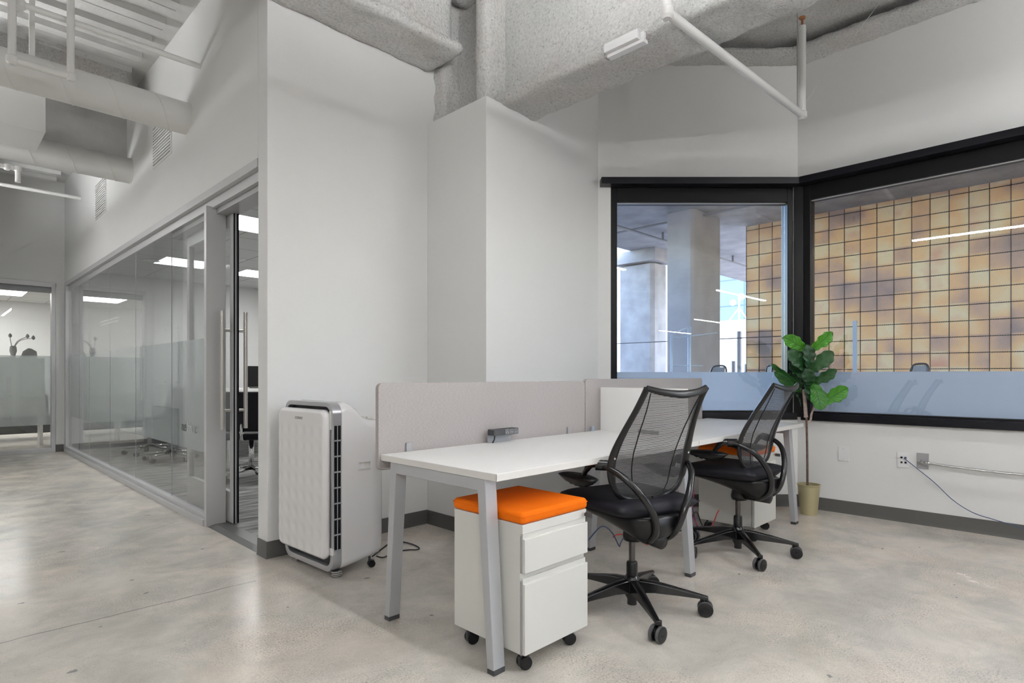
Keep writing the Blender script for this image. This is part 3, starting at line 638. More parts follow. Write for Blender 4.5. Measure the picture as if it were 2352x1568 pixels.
pipe_thing('sprinkler_pipe', 'thin white pipe across the far end of the corridor', 'pipe', [((-2.2, 9.3, 3.38), (XA, 9.3, 3.38))], 0.022)
pipe_thing('sprinkler_pipe', 'short white pipe with drop elbow under the farther round duct', 'pipe', [((-2.2, 7.4, 3.09), (0.66, 7.4, 3.09)), ((0.66, 7.4, 3.10), (0.66, 7.4, 2.96))], 0.022, extra=[((0.66, 7.4, 3.09), 0.03), ((0.58, 7.4, 3.09), 0.03)])
sp = pipe_thing('sprinkler_pipe', 'thick white pipe slanting below the beam with an upright sprinkler riser', 'pipe',
           [((2.555, 1.47, 2.855), (4.197, 1.395, 2.85)), ((2.555, 1.47, 2.85), (2.50, 1.47, 3.45)), ((4.197, 1.395, 2.83), (4.197, 1.395, 3.45))], 0.0235,
           extra=[((2.555, 1.47, 2.855), 0.032), ((4.197, 1.395, 2.85), 0.03), ((4.197, 1.395, 3.42), 0.024)])
obj('sprinkler_head', MB().lathe([(0.008, 0.0), (0.006, 0.05), (0.02, 0.052), (0.022, 0.062), (0.005, 0.064)], (4.197 - 2.555, 1.395 - 1.47, 0.595), 14), 'rust', sp, smooth=True)
tag(obj('hanger_rod', MB().tube([(4.12, 1.40, 2.86), (4.12, 1.40, ZD)], 0.004, 8), 'steel', smooth=True), 'thin threaded rod holding the slanting sprinkler pipe', 'rod')
tag(obj('hanger_wire', MB().tube([(4.15, 1.395, 2.87), (4.97, 1.10, ZD)], 0.0022, 6), 'white_plate', smooth=True), 'thin white wire stretched from the pipe end up to the ceiling', 'wire')
# strut channel half buried in the spray
st = thing('strut_fixture', 'white metal strut fixture half buried in the sprayed beam', 'bracket', (2.765, 1.84, 2.915))
obj('channel', MB().box((-0.02, -0.12, -0.022), (0.022, 0.12, 0.0)).box((-0.02, -0.12, 0.0), (0.004, 0.12, 0.035)), 'white_plate', st, bevel=0.002)
obj('channel', MB().box((-0.052, -0.10, -0.006), (-0.020, 0.12, 0.045)), 'white_plate', st, bevel=0.004)
obj('end_lug', MB().box((-0.03, 0.12, -0.02), (0.015, 0.135, 0.02)), 'cabinet_dark', st, bevel=0.003)
def grille(loc, w_, h_, label):
    t = thing('air_grille', label, 'vent', loc)
    mb = MB(); frame_rect(mb, lambda s, n, z: Vector((n, s, z)), 0, w_, 0, h_, 0.018, 0.018, 0.018, 0.018, -0.008, 0.0); obj('frame', mb, 'duct_paint', t, bevel=0.001)
    obj('backing', MB().box((-0.002, 0.018, 0.018), (0, w_ - 0.018, h_ - 0.018)), 'cabinet_dark', t)
    mb = MB(); n = int((h_ - 0.03) / 0.026)
    for i in range(1, n):
        z = 0.004 + i * 0.026; mb.box((-0.010, 0.018, z), (-0.002, w_ - 0.018, z + 0.013))
    obj('louvers', mb, 'duct_paint', t)
grille((XA, 5.37, 2.915), 0.55, 0.37, 'white louvred grille on the left wall just under the nearer duct')
grille((XA, 7.80, 2.915), 0.55, 0.42, 'white louvred grille on the left wall below the farther duct')

# ------------------------------------------------------------------ pendant lights (some seen mirrored in the windows, others added unseen as fill)
def pendant(x, ya, yb, z, label, group='linear pendant lights', tall=False):
    t = thing('pendant_light', label, 'ceiling light', (x, ya, z), 0, group); l = yb - ya
    obj('housing', MB().box((-0.03, 0, 0), (0.03, l, 0.055)).box((-0.03, 0, 0.055), (-0.027, l, 0.0595)).box((0.027, 0, 0.055), (0.03, l, 0.0595)).box((-0.027, 0, 0.055), (0.027, 0.003, 0.0595)).box((-0.027, l - 0.003, 0.055), (0.027, l, 0.0595)), 'white_plate', t)
    obj('diffuser', MB().box((-0.024, 0.01, -0.014), (0.024, l - 0.01, -0.0005)), 'diffuser', t)
    obj('up_diffuser', MB().box((-0.024, 0.01, 0.0555), (0.024, l - 0.01, 0.110 if tall else 0.0585)), 'diffuser' if tall else 'up_diffuser', t)
    for q in (0.15, l - 0.15): obj('cable', MB().tube([(0, q, 0.06), (0, q, ZD - z)], 0.0012, 5), 'steel', t)
    return t
pl_ = 'white linear pendant light over the open office, out of the picture beside the camera'
pendant(1.62, -0.95, 1.62, 2.79, 'white linear pendant light above the desk aisle, nearest to the windows')
pendant(1.62, -6.49, -4.13, 2.79, 'white linear pendant light, second in the aisle row behind the camera')
pendant(-1.65, -11.8, -9.4, 2.79, 'white linear pendant light at the back of the office, left row')
pendant(-6.0 + 1.2, -15.0, -12.6, 2.79, 'white linear pendant light in the rear corner of the office')
pendant(-1.3, -2.7, -0.3, 2.79, 'unseen added fill light, pendant-shaped, over the corridor mouth', tall=True)  # added fill out of view; raised glowing top washes the upper walls
pendant(4.35, -4.6, -0.6, 2.79, 'unseen added fill light, pendant-shaped, along the window side behind the camera', tall=True)  # added to brighten the upper window walls, kept clear of the reflections
pendant(-0.10, 7.4, 8.5, 2.79, 'unseen added fill light, pendant-shaped, at the inner end of the corridor')  # added out of frame to lighten the far corridor wall
pendant(-2.1, 5.2, 6.5, 2.79, 'unseen added fill light, pendant-shaped, on the outer side of the corridor')  # extra unseen source that lifts the corridor brightness
pendant(-0.75, 5.2, 6.5, 2.79, 'unseen added fill light, pendant-shaped, deep in the corridor')  # put in unseen because the corridor needs more light
pendant(-2.6, -5.5, -3.1, 2.79, 'unseen added fill light, pendant-shaped, behind the camera, left row')  # added fill for the main room, no visible fixture behind it

# ------------------------------------------------------------------ desks
TZ = 0.735
def leg_prism(xa, xb, top, bot, w_, z0=0.0, z1=0.70, sgn=1):
    """splayed leg: top / bottom y of outer edge, width w_ in y (towards inside = sgn)"""
    return MB().hexa([(xa, bot, z0), (xb, bot, z0), (xb, bot + sgn * w_, z0), (xa, bot + sgn * w_, z0), (xa, top, z1), (xb, top, z1), (xb, top + sgn * w_ * 1.25, z1), (xa, top + sgn * w_ * 1.25, z1)])
def leg_frame(desk, xa, xb, y0=1.55, y1=2.235, splay=0.02, ox=0, oy=0):
    for sgn, yt, ybm in ((1, y0 + 0.035, y0 - 0.012), (-1, y1 - 0.035, y1 + 0.012)):
        l = obj('leg', rel(leg_prism(xa, xb, yt, ybm, 0.036, 0.018, TZ - 0.028, sgn), (ox, oy, 0)), 'leg_silver', desk, bevel=0.003)
        obj('foot', rel(MB().box((xa + 0.001, ybm - (0.001 if sgn > 0 else 0.035), 0), (xb - 0.001, ybm + (0.035 if sgn > 0 else 0.001), 0.018)), (ox, oy, 0)), 'dark_plastic', l, bevel=0.001)
    obj('crossbar', rel(MB().box((xa + 0.003, y0 + 0.045, TZ - 0.075), (xb - 0.003, y1 - 0.045, TZ - 0.028)), (ox, oy, 0)), 'leg_silver', desk, bevel=0.003)
DX = (1.455, 2.979, 4.60)
def desk(i, label):
    x0, x1 = DX[i], DX[i + 1] - 0.003; o = (x0, 1.52, 0)
    t = thing('desk', label, 'desk', o, 0, 'white workstation desks')
    obj('tabletop', rel(MB().box((x0, 1.52, TZ - 0.028), (x1, 2.27, TZ)), o), 'laminate', t, bevel=0.0015)
    obj('edge_band', rel(MB().box((x0 - 0.0006, 1.5194, TZ - 0.0265), (x1, 1.5205, TZ - 0.0015)).box((x0 - 0.0006, 1.5194, TZ - 0.0265), (x0 + 0.0005, 2.27, TZ - 0.0015)), o), 'laminate_edge', t)
    if i == 0: leg_frame(t, 1.457, 1.515, ox=x0, oy=1.52); obj('beam', rel(MB().box((1.515, 1.86, TZ - 0.075), (2.93, 1.90, TZ - 0.03)), o), 'leg_silver', t)
    if i == 0: leg_frame(t, 2.918, 2.976, ox=x0, oy=1.52)
    if i == 1: leg_frame(t, 4.488, 4.548, ox=x0, oy=1.52); obj('beam', rel(MB().box((2.98, 1.86, TZ - 0.075), (4.488, 1.90, TZ - 0.03)), o), 'leg_silver', t)
    return t
desk(0, 'white topped workstation desk with silver splayed legs, nearest to the camera')
desk(1, 'white topped workstation desk by the windows, beyond the divider panel')
# privacy screens
for i, (a, b, lb) in enumerate(((1.45, 2.963, 'grey fabric privacy screen with rounded corner behind the nearer desk'), (2.969, 4.535, 'grey fabric privacy screen behind the farther desk, below the window'))):
    t = thing('privacy_screen', lb, 'desk screen', (a, 2.285, 0.66), 0, 'fabric desk screens')
    r_ = 0.025; z1 = 1.055 - 0.66 + (0.012 if i else 0.0); pts = []
    for cx, cz, a0 in ((r_, r_, 180), (b - a - r_, r_, 270), (b - a - r_, z1 - r_, 0), (r_, z1 - r_, 90)):
        for k in range(5):
            an = R(a0 + k * 22.5); pts.append((cx + r_ * math.cos(an), 0, cz + r_ * math.sin(an)))
    obj('panel', MB().prism(pts, (0, 0.025, 0)), 'screen_fabric', t, bevel=0.003)
    for q in ((0.145, ) if i == 0 else (0.2,)) + ((1.33,) if i == 0 else (1.3,)):
        obj('clamp', MB().box((q, -0.012, 0.055), (q + 0.03, 0.0, 0.115)), 'alu_dark', t, bevel=0.002)
mb = MB().box((3.105, 1.66, TZ), (3.123, 2.27, 1.012))
dv = thing('desk_divider', 'plain white divider panel standing across the joined desks', 'divider', (3.114, 1.96, TZ))
obj('panel', rel(mb, (3.114, 1.96, TZ)), 'laminate', dv, bevel=0.002)
obj('clamp', MB().box((-0.02, -0.12, 0), (-0.009, 0.02, 0.022)), 'alu_dark', dv, bevel=0.002)
# power unit
pu = thing('power_unit', 'small black power strip on a grey bracket at the back of the nearer desk', 'power strip', (2.18, 2.255, TZ))
obj('bracket', MB().box((-0.085, 0.0, 0.0), (0.085, 0.006, 0.062)), 'alu_dark', pu, bevel=0.001)
bd = obj('body', MB().box((-0.088, -0.05, 0.040), (0.095, 0.0, 0.072)), 'dark_plastic', pu, bevel=0.003)
for k in range(3):
    q = -0.005 + k * 0.033
    s_ = obj('socket', MB().box((q, -0.0515, 0.043), (q + 0.028, -0.0495, 0.069)), 'grey_tread', bd, bevel=0.001)
    obj('slots', MB().box((q + 0.007, -0.0522, 0.058), (q + 0.010, -0.0514, 0.065)).box((q + 0.018, -0.0522, 0.058), (q + 0.021, -0.0514, 0.065)).box((q + 0.012, -0.0522, 0.047), (q + 0.016, -0.0514, 0.051)), 'black_plastic', bd)
obj('cord', MB().tube(bez([(-0.065, -0.03, 0.045), (-0.067, -0.03, 0.02), (-0.070, -0.02, 0.0)]), 0.004, 8), 'black_cable', pu, smooth=True)
tag(obj('tape_scrap', MB().box((3.005, 2.262, TZ), (3.03, 2.27, TZ + 0.03)), 'steel_blue'), 'tiny blue scrap stuck at the foot of the grey screen by the divider', 'tape')

# ------------------------------------------------------------------ pedestals
def caster(mb_wheel, mb_fork, c, r=0.027, w_=0.012, gap=0.010, ang=0, top=0.08):
    M = Matrix.Translation(Vector(c)) @ Matrix.Rotation(ang, 4, 'Z')
    for s in (-1, 1):
        m = MB().tube([(s * gap / 2, 0, r), (s * (gap / 2 + w_), 0, r)], r, 20); xf(m, M); o = len(mb_wheel.v); mb_wheel.v += m.v; mb_wheel.f += [[i + o for i in f] for f in m.f]
    m = MB().box((-gap / 2, -r * 0.8, r * 0.6), (gap / 2, r * 0.9, r * 1.9)).tube([(0, r * 0.5, r), (0, r * 0.5, top)], 0.007, 8); xf(m, M); o = len(mb_fork.v); mb_fork.v += m.v; mb_fork.f += [[i + o for i in f] for f in m.f]
def pedestal(loc, label):
    t = thing('file_pedestal', label, 'drawer cabinet', loc, 0, 'pedestals with orange cushions'); W, D, Z0, Z1 = 0.375, 0.385, 0.075, 0.548
    obj('body', MB().box((0, 0.012, Z0), (W, D, Z1)), 'cabinet', t, bevel=0.002)
    obj('top_rail', MB().box((0, 0.0, Z1 - 0.034), (W, 0.012, Z1)), 'cabinet', t, bevel=0.001)
    for za, zb in ((0.372, 0.496), (Z0, 0.333)):
        d = obj('drawer', MB().box((0.004, -0.008, za), (W - 0.001, 0.008, zb)), 'cabinet', t, bevel=0.002)
        obj('pull_lip', MB().box((0.004, 0.002, zb), (W - 0.004, 0.011, zb + 0.018)), 'cabinet', d)
        obj('side_gap', MB().box((-0.0005, 0.004, za), (0.0035, 0.0118, zb + 0.01)), 'cabinet_dark', d)
    lk = obj('lock', MB().tube([(W - 0.022, -0.012, Z1 - 0.018), (W - 0.022, 0.0, Z1 - 0.018)], 0.007, 12), 'chrome', t, smooth=True)
    obj('key', MB().box((W - 0.021, -0.045, Z1 - 0.028), (W - 0.019, -0.012, Z1 - 0.008)), 'dark_plastic', lk)
    # cushion: rounded pad
    n = 14; mb = MB(); cw, cd, ch = W + 0.012, D + 0.012, 0.045
    def cu(u, v):
        a = 2 * PI * u; rr = 0.03
        return None
    mb.box((-0.006, -0.006, Z1), (W + 0.006, D + 0.006, Z1 + ch)); cs = obj('seat_cushion', mb, 'orange', t, bevel=0.017, seg=5)
    obj('seam_piping', MB().tube([(0, -0.0055, Z1 + 0.030), (W, -0.0055, Z1 + 0.030), (W + 0.0055, 0, Z1 + 0.030), (W + 0.0055, D, Z1 + 0.030), (W, D + 0.0055, Z1 + 0.030), (0, D + 0.0055, Z1 + 0.030), (-0.0055, D, Z1 + 0.030), (-0.0055, 0, Z1 + 0.030)], 0.0016, 6, closed=True), 'orange', cs, smooth=True)
    for cx, cy, an in ((0.05, 0.04, 70), (W - 0.05, 0.05, 60), (0.05, D - 0.05, 75), (W - 0.05, D - 0.05, 80)):
        a, b = MB(), MB(); caster(a, b, (cx, cy, 0), 0.025, 0.014, 0.012, R(an), Z0)
        c_ = obj('caster', b, 'dark_plastic', t, bevel=0.001); obj('wheel', a, 'black_plastic', c_, bevel=0.002)
    return t
ped = pedestal((1.53, 1.463, 0), 'white two-drawer rolling pedestal with orange cushion under the nearer desk')
dup(ped, (3.885, 1.60, 0), 0, 'white rolling pedestal with orange cushion behind the farther chair')

# ------------------------------------------------------------------ task chairs
def make_chair(name_label, loc, heading, leg_off, group='black mesh task chairs', cat='office chair'):
    t = thing('task_chair', name_label, cat, loc, heading - R(90), group)
    # base
    hub = obj('base_hub', MB().lathe([(0.022, 0.03), (0.022, 0.055), (0.034, 0.075), (0.038, 0.10), (0.038, 0.150), (0.030, 0.162), (0.027, 0.165)], n=28), 'black_gloss', t, smooth=True)
    obj('column_sleeve', MB().lathe([(0.026, 0.155), (0.0255, 0.222), (0.022, 0.228), (0.015, 0.230)], n=24), 'black_plastic', t, smooth=True)
    obj('gas_lift', MB().tube([(0, 0, 0.22), (0, 0, 0.42)], 0.0145, 20), 'gunmetal', t, smooth=True)
    for k in range(5):
        a = leg_off + R(72) * k; d = Vector((math.cos(a), math.sin(a), 0)); s = Vector((-d.y, d.x, 0))
        mb = MB(); ring = []
        for q, zt, zb, wt in ((0.028, 0.150, 0.088, 0.021), (0.10, 0.142, 0.092, 0.019), (0.20, 0.121, 0.086, 0.0155), (0.30, 0.098, 0.078, 0.0125), (0.338, 0.089, 0.072, 0.0115)):
            ring.append([d * q + s * wt + UP * zb, d * q - s * wt + UP * zb, d * q - s * wt + UP * (zt - 0.006), d * q - s * wt * 0.55 + UP * zt, d * q + s * wt * 0.55 + UP * zt, d * q + s * wt + UP * (zt - 0.006)])
        vs = [p for r_ in ring for p in r_]; n = 6
        fs = [(i * n + j, i * n + (j + 1) % n, (i + 1) * n + (j + 1) % n, (i + 1) * n + j) for i in range(4) for j in range(n)] + [list(range(6)), list(range(24, 30))[::-1]]
        mb.add(vs, fs); lg = obj('leg', mb, 'black_gloss', t, bevel=0.002, smooth=True)
        c0 = d * 0.326; an = a + R(35 + 50 * (k % 3)); M = Matrix.Translation(c0) @ Matrix.Rotation(an, 4, 'Z')
        fk = MB().tube([(0, 0.012, 0.04), (0, 0.012, 0.085)], 0.011, 10).box((-0.0065, -0.02, 0.02), (0.0065, 0.026, 0.058)); xf(fk, M)
        cs = obj('caster', fk, 'black_plastic', t, bevel=0.002)
        wh = MB(); tr = MB()
        for sg in (-1, 1):
            m = MB().lathe([(0.006, 0.0), (0.030, 0.0), (0.0325, 0.004), (0.0325, 0.017), (0.029, 0.0185), (0.009, 0.0175), (0.007, 0.021)], n=26, M=Matrix.Rotation(R(90 * sg), 4, 'Y'))
            m.v = [p + Vector((sg * 0.0075, 0, 0.034)) for p in m.v]; xf(m, M); o = len(wh.v); wh.v += m.v; wh.f += [[i + o for i in f] for f in m.f]
            m = MB().lathe([(0.031, 0.003), (0.034, 0.004), (0.034, 0.0155), (0.031, 0.0165)], n=26, M=Matrix.Rotation(R(90 * sg), 4, 'Y'))
            m.v = [p + Vector((sg * 0.0075, 0, 0.034)) for p in m.v]; xf(m, M); o = len(tr.v); tr.v += m.v; tr.f += [[i + o for i in f] for f in m.f]
        obj('wheel', wh, 'black_plastic', cs, smooth=True); obj('tread', tr, 'tread_grey', cs, smooth=True)
    # seat cushion : waterfall front, raised sides
    def seat_pt(u, v, top):
        x = (u - 0.5) * 2; y = -0.20 + v * 0.50
        ed = (abs(x) ** 4); wx = 0.255 * (1 - 0.10 * (1 - v) ** 2 - 0.07 * v ** 6)
        zc = 0.508 + 0.0 * v - 0.035 * max(0, v - 0.82) / 0.18 * max(0, v - 0.82) / 0.18 + 0.012 * x * x
        th = 0.038 * (1 - ed) ** 0.5 * (1 - (abs(2 * v - 1) ** 8)) ** 0.5
        return Vector((x * wx, y, zc + (th if top else -th * 1.15)))
    mb = MB(); mb.grid(lambda u, v: seat_pt(u, v, True), 22, 22); mb.grid(lambda u, v: seat_pt(1 - u, v, False), 22, 22)
    so = obj('seat', mb, 'black_fabric', t, smooth=1)
    bm = bmesh.new(); bm.from_mesh(so.data); bmesh.ops.remove_doubles(bm, verts=bm.verts, dist=0.0008); bmesh.ops.recalc_face_normals(bm, faces=bm.faces); bm.to_mesh(so.data); bm.free()
    # seat pan: boat-shaped shell that deepens towards the rear
    def pan(u, v):
        y = 0.235 - u * 0.455; a = PI * v; dep = 0.020 + 0.112 * min(1, u / 0.80) ** 1.15 * (1 if u < 0.86 else 1 - 0.45 * ((u - 0.86) / 0.14))
        wx = 0.215 * (1 - 0.42 * u ** 1.5)
        if u > 0.9: wx *= 1 - 0.35 * (u - 0.9) / 0.1
        return Vector((-wx * math.cos(a), y, 0.482 - 0.005 * u - dep * math.sin(a) ** 1.15))
    mb = MB(); mb.grid(pan, 18, 16); nb = 19 * 17
    mb.f.append([j * 19 for j in range(17)]); mb.f.append([j * 19 + 18 for j in range(17)][::-1]); mb.f.append([i for i in range(19)][::-1] + [16 * 19 + i for i in range(19)])
    obj('seat_pan', mb, 'black_plastic', t, smooth=1)
    obj('tilt_housing', MB().lathe([(0.045, -0.02), (0.05, 0.0), (0.04, 0.06), (0.02, 0.075)], (0, -0.01, 0.350)).tube([(0, -0.06, 0.385), (0, -0.20, 0.362)], [0.05, 0.030], 16), 'black_plastic', t, smooth=1)
    # back outline, seen from behind: half width and y by height
    prof = [(0.545, 0.085, -0.105), (0.553, 0.135, -0.102), (0.580, 0.178, -0.108), (0.630, 0.205, -0.110), (0.69, 0.217, -0.116), (0.76, 0.214, -0.136), (0.85, 0.197, -0.178), (0.94, 0.178, -0.229), (1.00, 0.170, -0.264), (1.037, 0.170, -0.288)]
    def bp(z):
        for (a, b) in zip(prof[:-1], prof[1:]):
            if z <= b[0]: k = (z - a[0]) / (b[0] - a[0]); return a[1] + (b[1] - a[1]) * k, a[2] + (b[2] - a[2]) * k
        return prof[-1][1:]
    curve = lambda xr: 0.045 * (1 - xr * xr)        # the mesh bows backwards between the rails... the sitter leans into it
    ring = [Vector((-w_, y + 0.0, z)) for z, w_, y in prof[::-1]] + [Vector((w_, y, z)) for z, w_, y in prof]
    low = [Vector((x, -0.107 - 0.012 * (1 - (x / 0.085) ** 2), 0.5415)) for x in (-0.04, 0, 0.04)]
    top = [Vector((x, -0.288 - 0.030 * (1 - (x / 0.17) ** 2), 1.037 - 0.026 * (1 - (x / 0.17) ** 2))) for x in (0.10, 0.0, -0.10)]
    L_ = [Vector((-w_, y, z)) for z, w_, y in prof[::-1]]; Rr = [Vector((w_, y, z)) for z, w_, y in prof]
    loop = bez(L_ + low + Rr, 4)
    rad = []
    for p in loop:
        wd = 0.0125 if p.z < 0.62 else 0.0145 + 0.0075 * math.exp(-((p.z - 0.72) / 0.10) ** 2); rad.append((wd, 0.0085 if p.z < 0.62 else 0.012))
    obj('back_frame', MB().tube(loop, rad, 12, flat=(1, 0, 0)), 'black_plastic', t, smooth=True)
    tb = bez([Rr[-1]] + top + [L_[0]], 6)
    obj('top_rail', MB().tube(tb, [(0.017 - 0.004 * abs(2 * i / (len(tb) - 1) - 1), 0.0075) for i in range(len(tb))], 12, flat=(0, 0.3, 1)), 'black_plastic', t, smooth=True)
    def msh(u, v):
        z = 0.549 + v * (1.028 - 0.549); w_, y = bp(z); x = (2 * u - 1); zz = z - (0.022 * (1 - x * x) if v > 0.9 else 0) * ((v - 0.9) / 0.1 if v > 0.9 else 0)
        return Vector((x * w_ * 0.985, y - 0.035 * (1 - x * x) * (0.5 + v * 0.5), zz))
    mb = MB(); mb.grid(msh, 24, 50); mb.open = True
    ms = obj('back_mesh', mb, 'chair_mesh', t, smooth=1)
    for s in (-1, 1):
        pts = []
        for i in range(13):
            v = i / 12; z = 0.565 + v * 0.45; w_, y = bp(z); xr = s * (0.52 + 0.34 * v ** 2.2 + 0.10 * (1 - v) ** 2 * 0)
            pts.append((xr * w_, y - 0.035 * (1 - xr * xr) * (0.5 + v * 0.5) - 0.001, z))
        obj('mesh_seam', MB().tube(pts, 0.0028, 6), 'black_plastic', ms, smooth=True)
    for s in (-1, 1):
        # hooped arm support, from the back-frame joint round behind and under the seat
        hp = bez([(s * 0.232, -0.055, 0.697), (s * 0.228, -0.110, 0.692), (s * 0.195, -0.178, 0.655), (s * 0.140, -0.222, 0.585), (s * 0.088, -0.238, 0.500), (s * 0.060, -0.222, 0.420), (s * 0.050, -0.170, 0.372), (s * 0.040, -0.100, 0.365)], 8)
        n_ = len(hp); ar = obj('arm_hoop', MB().tube(hp, [0.0115 + 0.0045 * min(1, 2.2 * i / n_) for i in range(n_)], 14), 'black_gloss', t, smooth=True)
        obj('arm_joint', MB().tube([(s * 0.208, -0.092, 0.700), (s * 0.250, -0.052, 0.700)], 0.023, 16).tube(bez([(s * 0.242, -0.060, 0.707), (s * 0.258, -0.025, 0.698), (s * 0.266, 0.012, 0.650), (s * 0.262, 0.028, 0.606)], 5), [(0.020, 0.014)] * 8 + [(0.016, 0.011)] * 8, 12), 'black_gloss', ar, smooth=True)
        # pad with gilled underside
        def padf(u, v, top, s=s):
            a = 2 * PI * u; rr = v; x = rr * 0.052 * math.cos(a); y = rr * 0.140 * math.sin(a)
            tp = 0.016 * (1 - rr ** 3); gill = 0.004 * math.sin(y * 190) if not top else 0
            z = 0.640 + (tp if top else -0.046 * (1 - rr ** 2.5) * (0.80 - y * 2.0) + gill * (1 - rr ** 4)) - 0.10 * max(0, y) ** 1.2 * 0
            return Vector((s * 0.262 + x * (1 - 0.15 * y / 0.13), 0.070 + y, z - 0.008 - y * 0.02))
        mb = MB(); mb.grid(lambda u, v: padf(u, v, True), 28, 10); mb.grid(lambda u, v: padf(1 - u, v, False), 28, 14)
        pd = obj('arm_pad', mb, 'black_plastic', t, smooth=1)
        bm = bmesh.new(); bm.from_mesh(pd.data); bmesh.ops.remove_doubles(bm, verts=bm.verts, dist=0.0006); bmesh.ops.recalc_face_normals(bm, faces=bm.faces); bm.to_mesh(pd.data); bm.free()
        w_, y = bp(0.73)
        obj('bolt', MB().tube([(s * (w_ + 0.0), y - 0.006, 0.735), (s * (w_ + 0.001), y - 0.014, 0.735)], 0.005, 10), 'chrome', t, smooth=True)
    return t
make_chair('black mesh task chair pulled up to the nearer desk, back towards the camera', (2.324, 1.519, 0), R(74), R(15.5 + 16))
make_chair('black mesh task chair at the farther desk, in front of the potted plant', (3.534, 1.548, 0), R(88), R(8 + 2))

# ------------------------------------------------------------------ portable air conditioner
ac = thing('air_conditioner', 'white portable air conditioner with silver trim beside the blank wall', 'air conditioner', (1.537, 2.865, 0), R(2.7))
# local: x depth (0 = front frame plane), y width 0..0.525
def rrect(y0, y1, z0, z1, r, x, n=7):
    pts = []
    for cy, cz, a0 in ((y0 + r, z0 + r, 180), (y1 - r, z0 + r, 270), (y1 - r, z1 - r, 0), (y0 + r, z1 - r, 90)):
        for k in range(n + 1):
            a = R(a0 + k * 90 / n); pts.append(Vector((x, cy + r * math.cos(a), cz + r * math.sin(a))))
    return pts
sec = [(0.055, 0.94, 0.06, 0.055, 0.0), (0.085, 0.945, 0.062, 0.052, 0.0), (0.12, 0.935, 0.066, 0.05, 0.002), (0.162, 0.905, 0.07, 0.05, 0.004), (0.198, 0.868, 0.074, 0.05, 0.007), (0.247, 0.845, 0.08, 0.05, 0.012), (0.32, 0.835, 0.088, 0.05, 0.022), (0.348, 0.80, 0.11, 0.05, 0.05)]
mb = MB(); 
for x, z1, z0, r, ins in sec: mb.v += rrect(ins, 0.525 - ins, z0 - 0.022, z1, r, x)
k = len(rrect(0, 1, 0, 1, .1, 0)); mb.f += [(i * k + j, i * k + (j + 1) % k, (i + 1) * k + (j + 1) % k, (i + 1) * k + j) for i in range(len(sec) - 1) for j in range(k)] + [list(range(k)), list(range((len(sec) - 1) * k, len(sec) * k))[::-1]]
obj('body', mb, 'white_plastic', ac, smooth=True)
# silver band
mb = MB(); A_ = rrect(0, 0.525, 0.034, 0.945, 0.065, 0.0); B_ = rrect(0.0, 0.525, 0.034, 0.945, 0.065, 0.056); Ai = rrect(0.026, 0.499, 0.064, 0.92, 0.045, 0.0); Bi = rrect(0.026, 0.499, 0.064, 0.92, 0.045, 0.056)
mb.v = A_ + B_ + Bi + Ai; mb.f = [(r0 * k + j, r0 * k + (j + 1) % k, ((r0 + 1) % 4) * k + (j + 1) % k, ((r0 + 1) % 4) * k + j) for r0 in range(4) for j in range(k)]
bnd = obj('trim_band', mb, 'silver_trim', ac, bevel=0.003)
obj('front_recess', MB().prism(rrect(0.024, 0.501, 0.062, 0.922, 0.045, 0.03), (0.028, 0, 0)), 'dark_plastic', ac)
# side slot openings: dark inlay with white bars
obj('side_vent', MB().box((0.010, -0.0015, 0.155), (0.048, 0.002, 0.825)), 'black_metal', ac)
for i in range(9):
    z = 0.155 + i * (0.67 / 8); obj('vent_bar', MB().box((0.008, -0.003, z - 0.004), (0.050, 0.001, z + 0.004)), 'silver_trim', bnd)
obj('vent_bar', MB().box((0.026, -0.0025, 0.155), (0.0305, 0.001, 0.825)), 'silver_trim', bnd)
# dimpled front panel
def fp(u, v, Y0=0.030, Y1=0.560, Z0=0.105, Z1=0.905):
    y = Y0 + u * (Y1 - Y0) * 0.985; z = Z0 + v * (Z1 - Z0)
    e = min(u, 1 - u) * (Y1 - Y0); f_ = min(v, 1 - v) * (Z1 - Z0); edge = 0.018 * (1 - min(1, min(e, f_) / 0.02)) ** 2
    dm = 0
    if 0.10 < z < 0.83: 
        a = math.sin((y - 0.05) / 0.085 * PI) ; b_ = math.sin((z - 0.10) / 0.0915 * PI); dm = 0.0032 * (a * a * b_ * b_)
    return Vector((-0.038 + edge + dm, y - 0.010, z))
mb = MB(); NU, NV = 96, 140; mb.grid(fp, NU, NV)
rim = [j * (NU + 1) for j in range(NV + 1)] + [NV * (NU + 1) + i for i in range(1, NU + 1)] + [j * (NU + 1) + NU for j in range(NV - 1, -1, -1)] + [i for i in range(NU - 1, 0, -1)]
bk = len(mb.v); mb.v += [Vector((-0.004, mb.v[i].y, mb.v[i].z)) for i in rim]; m_ = len(rim)
mb.f += [(rim[i], rim[(i + 1) % m_], bk + (i + 1) % m_, bk + i) for i in range(m_)] + [[bk + i for i in range(m_)][::-1]]
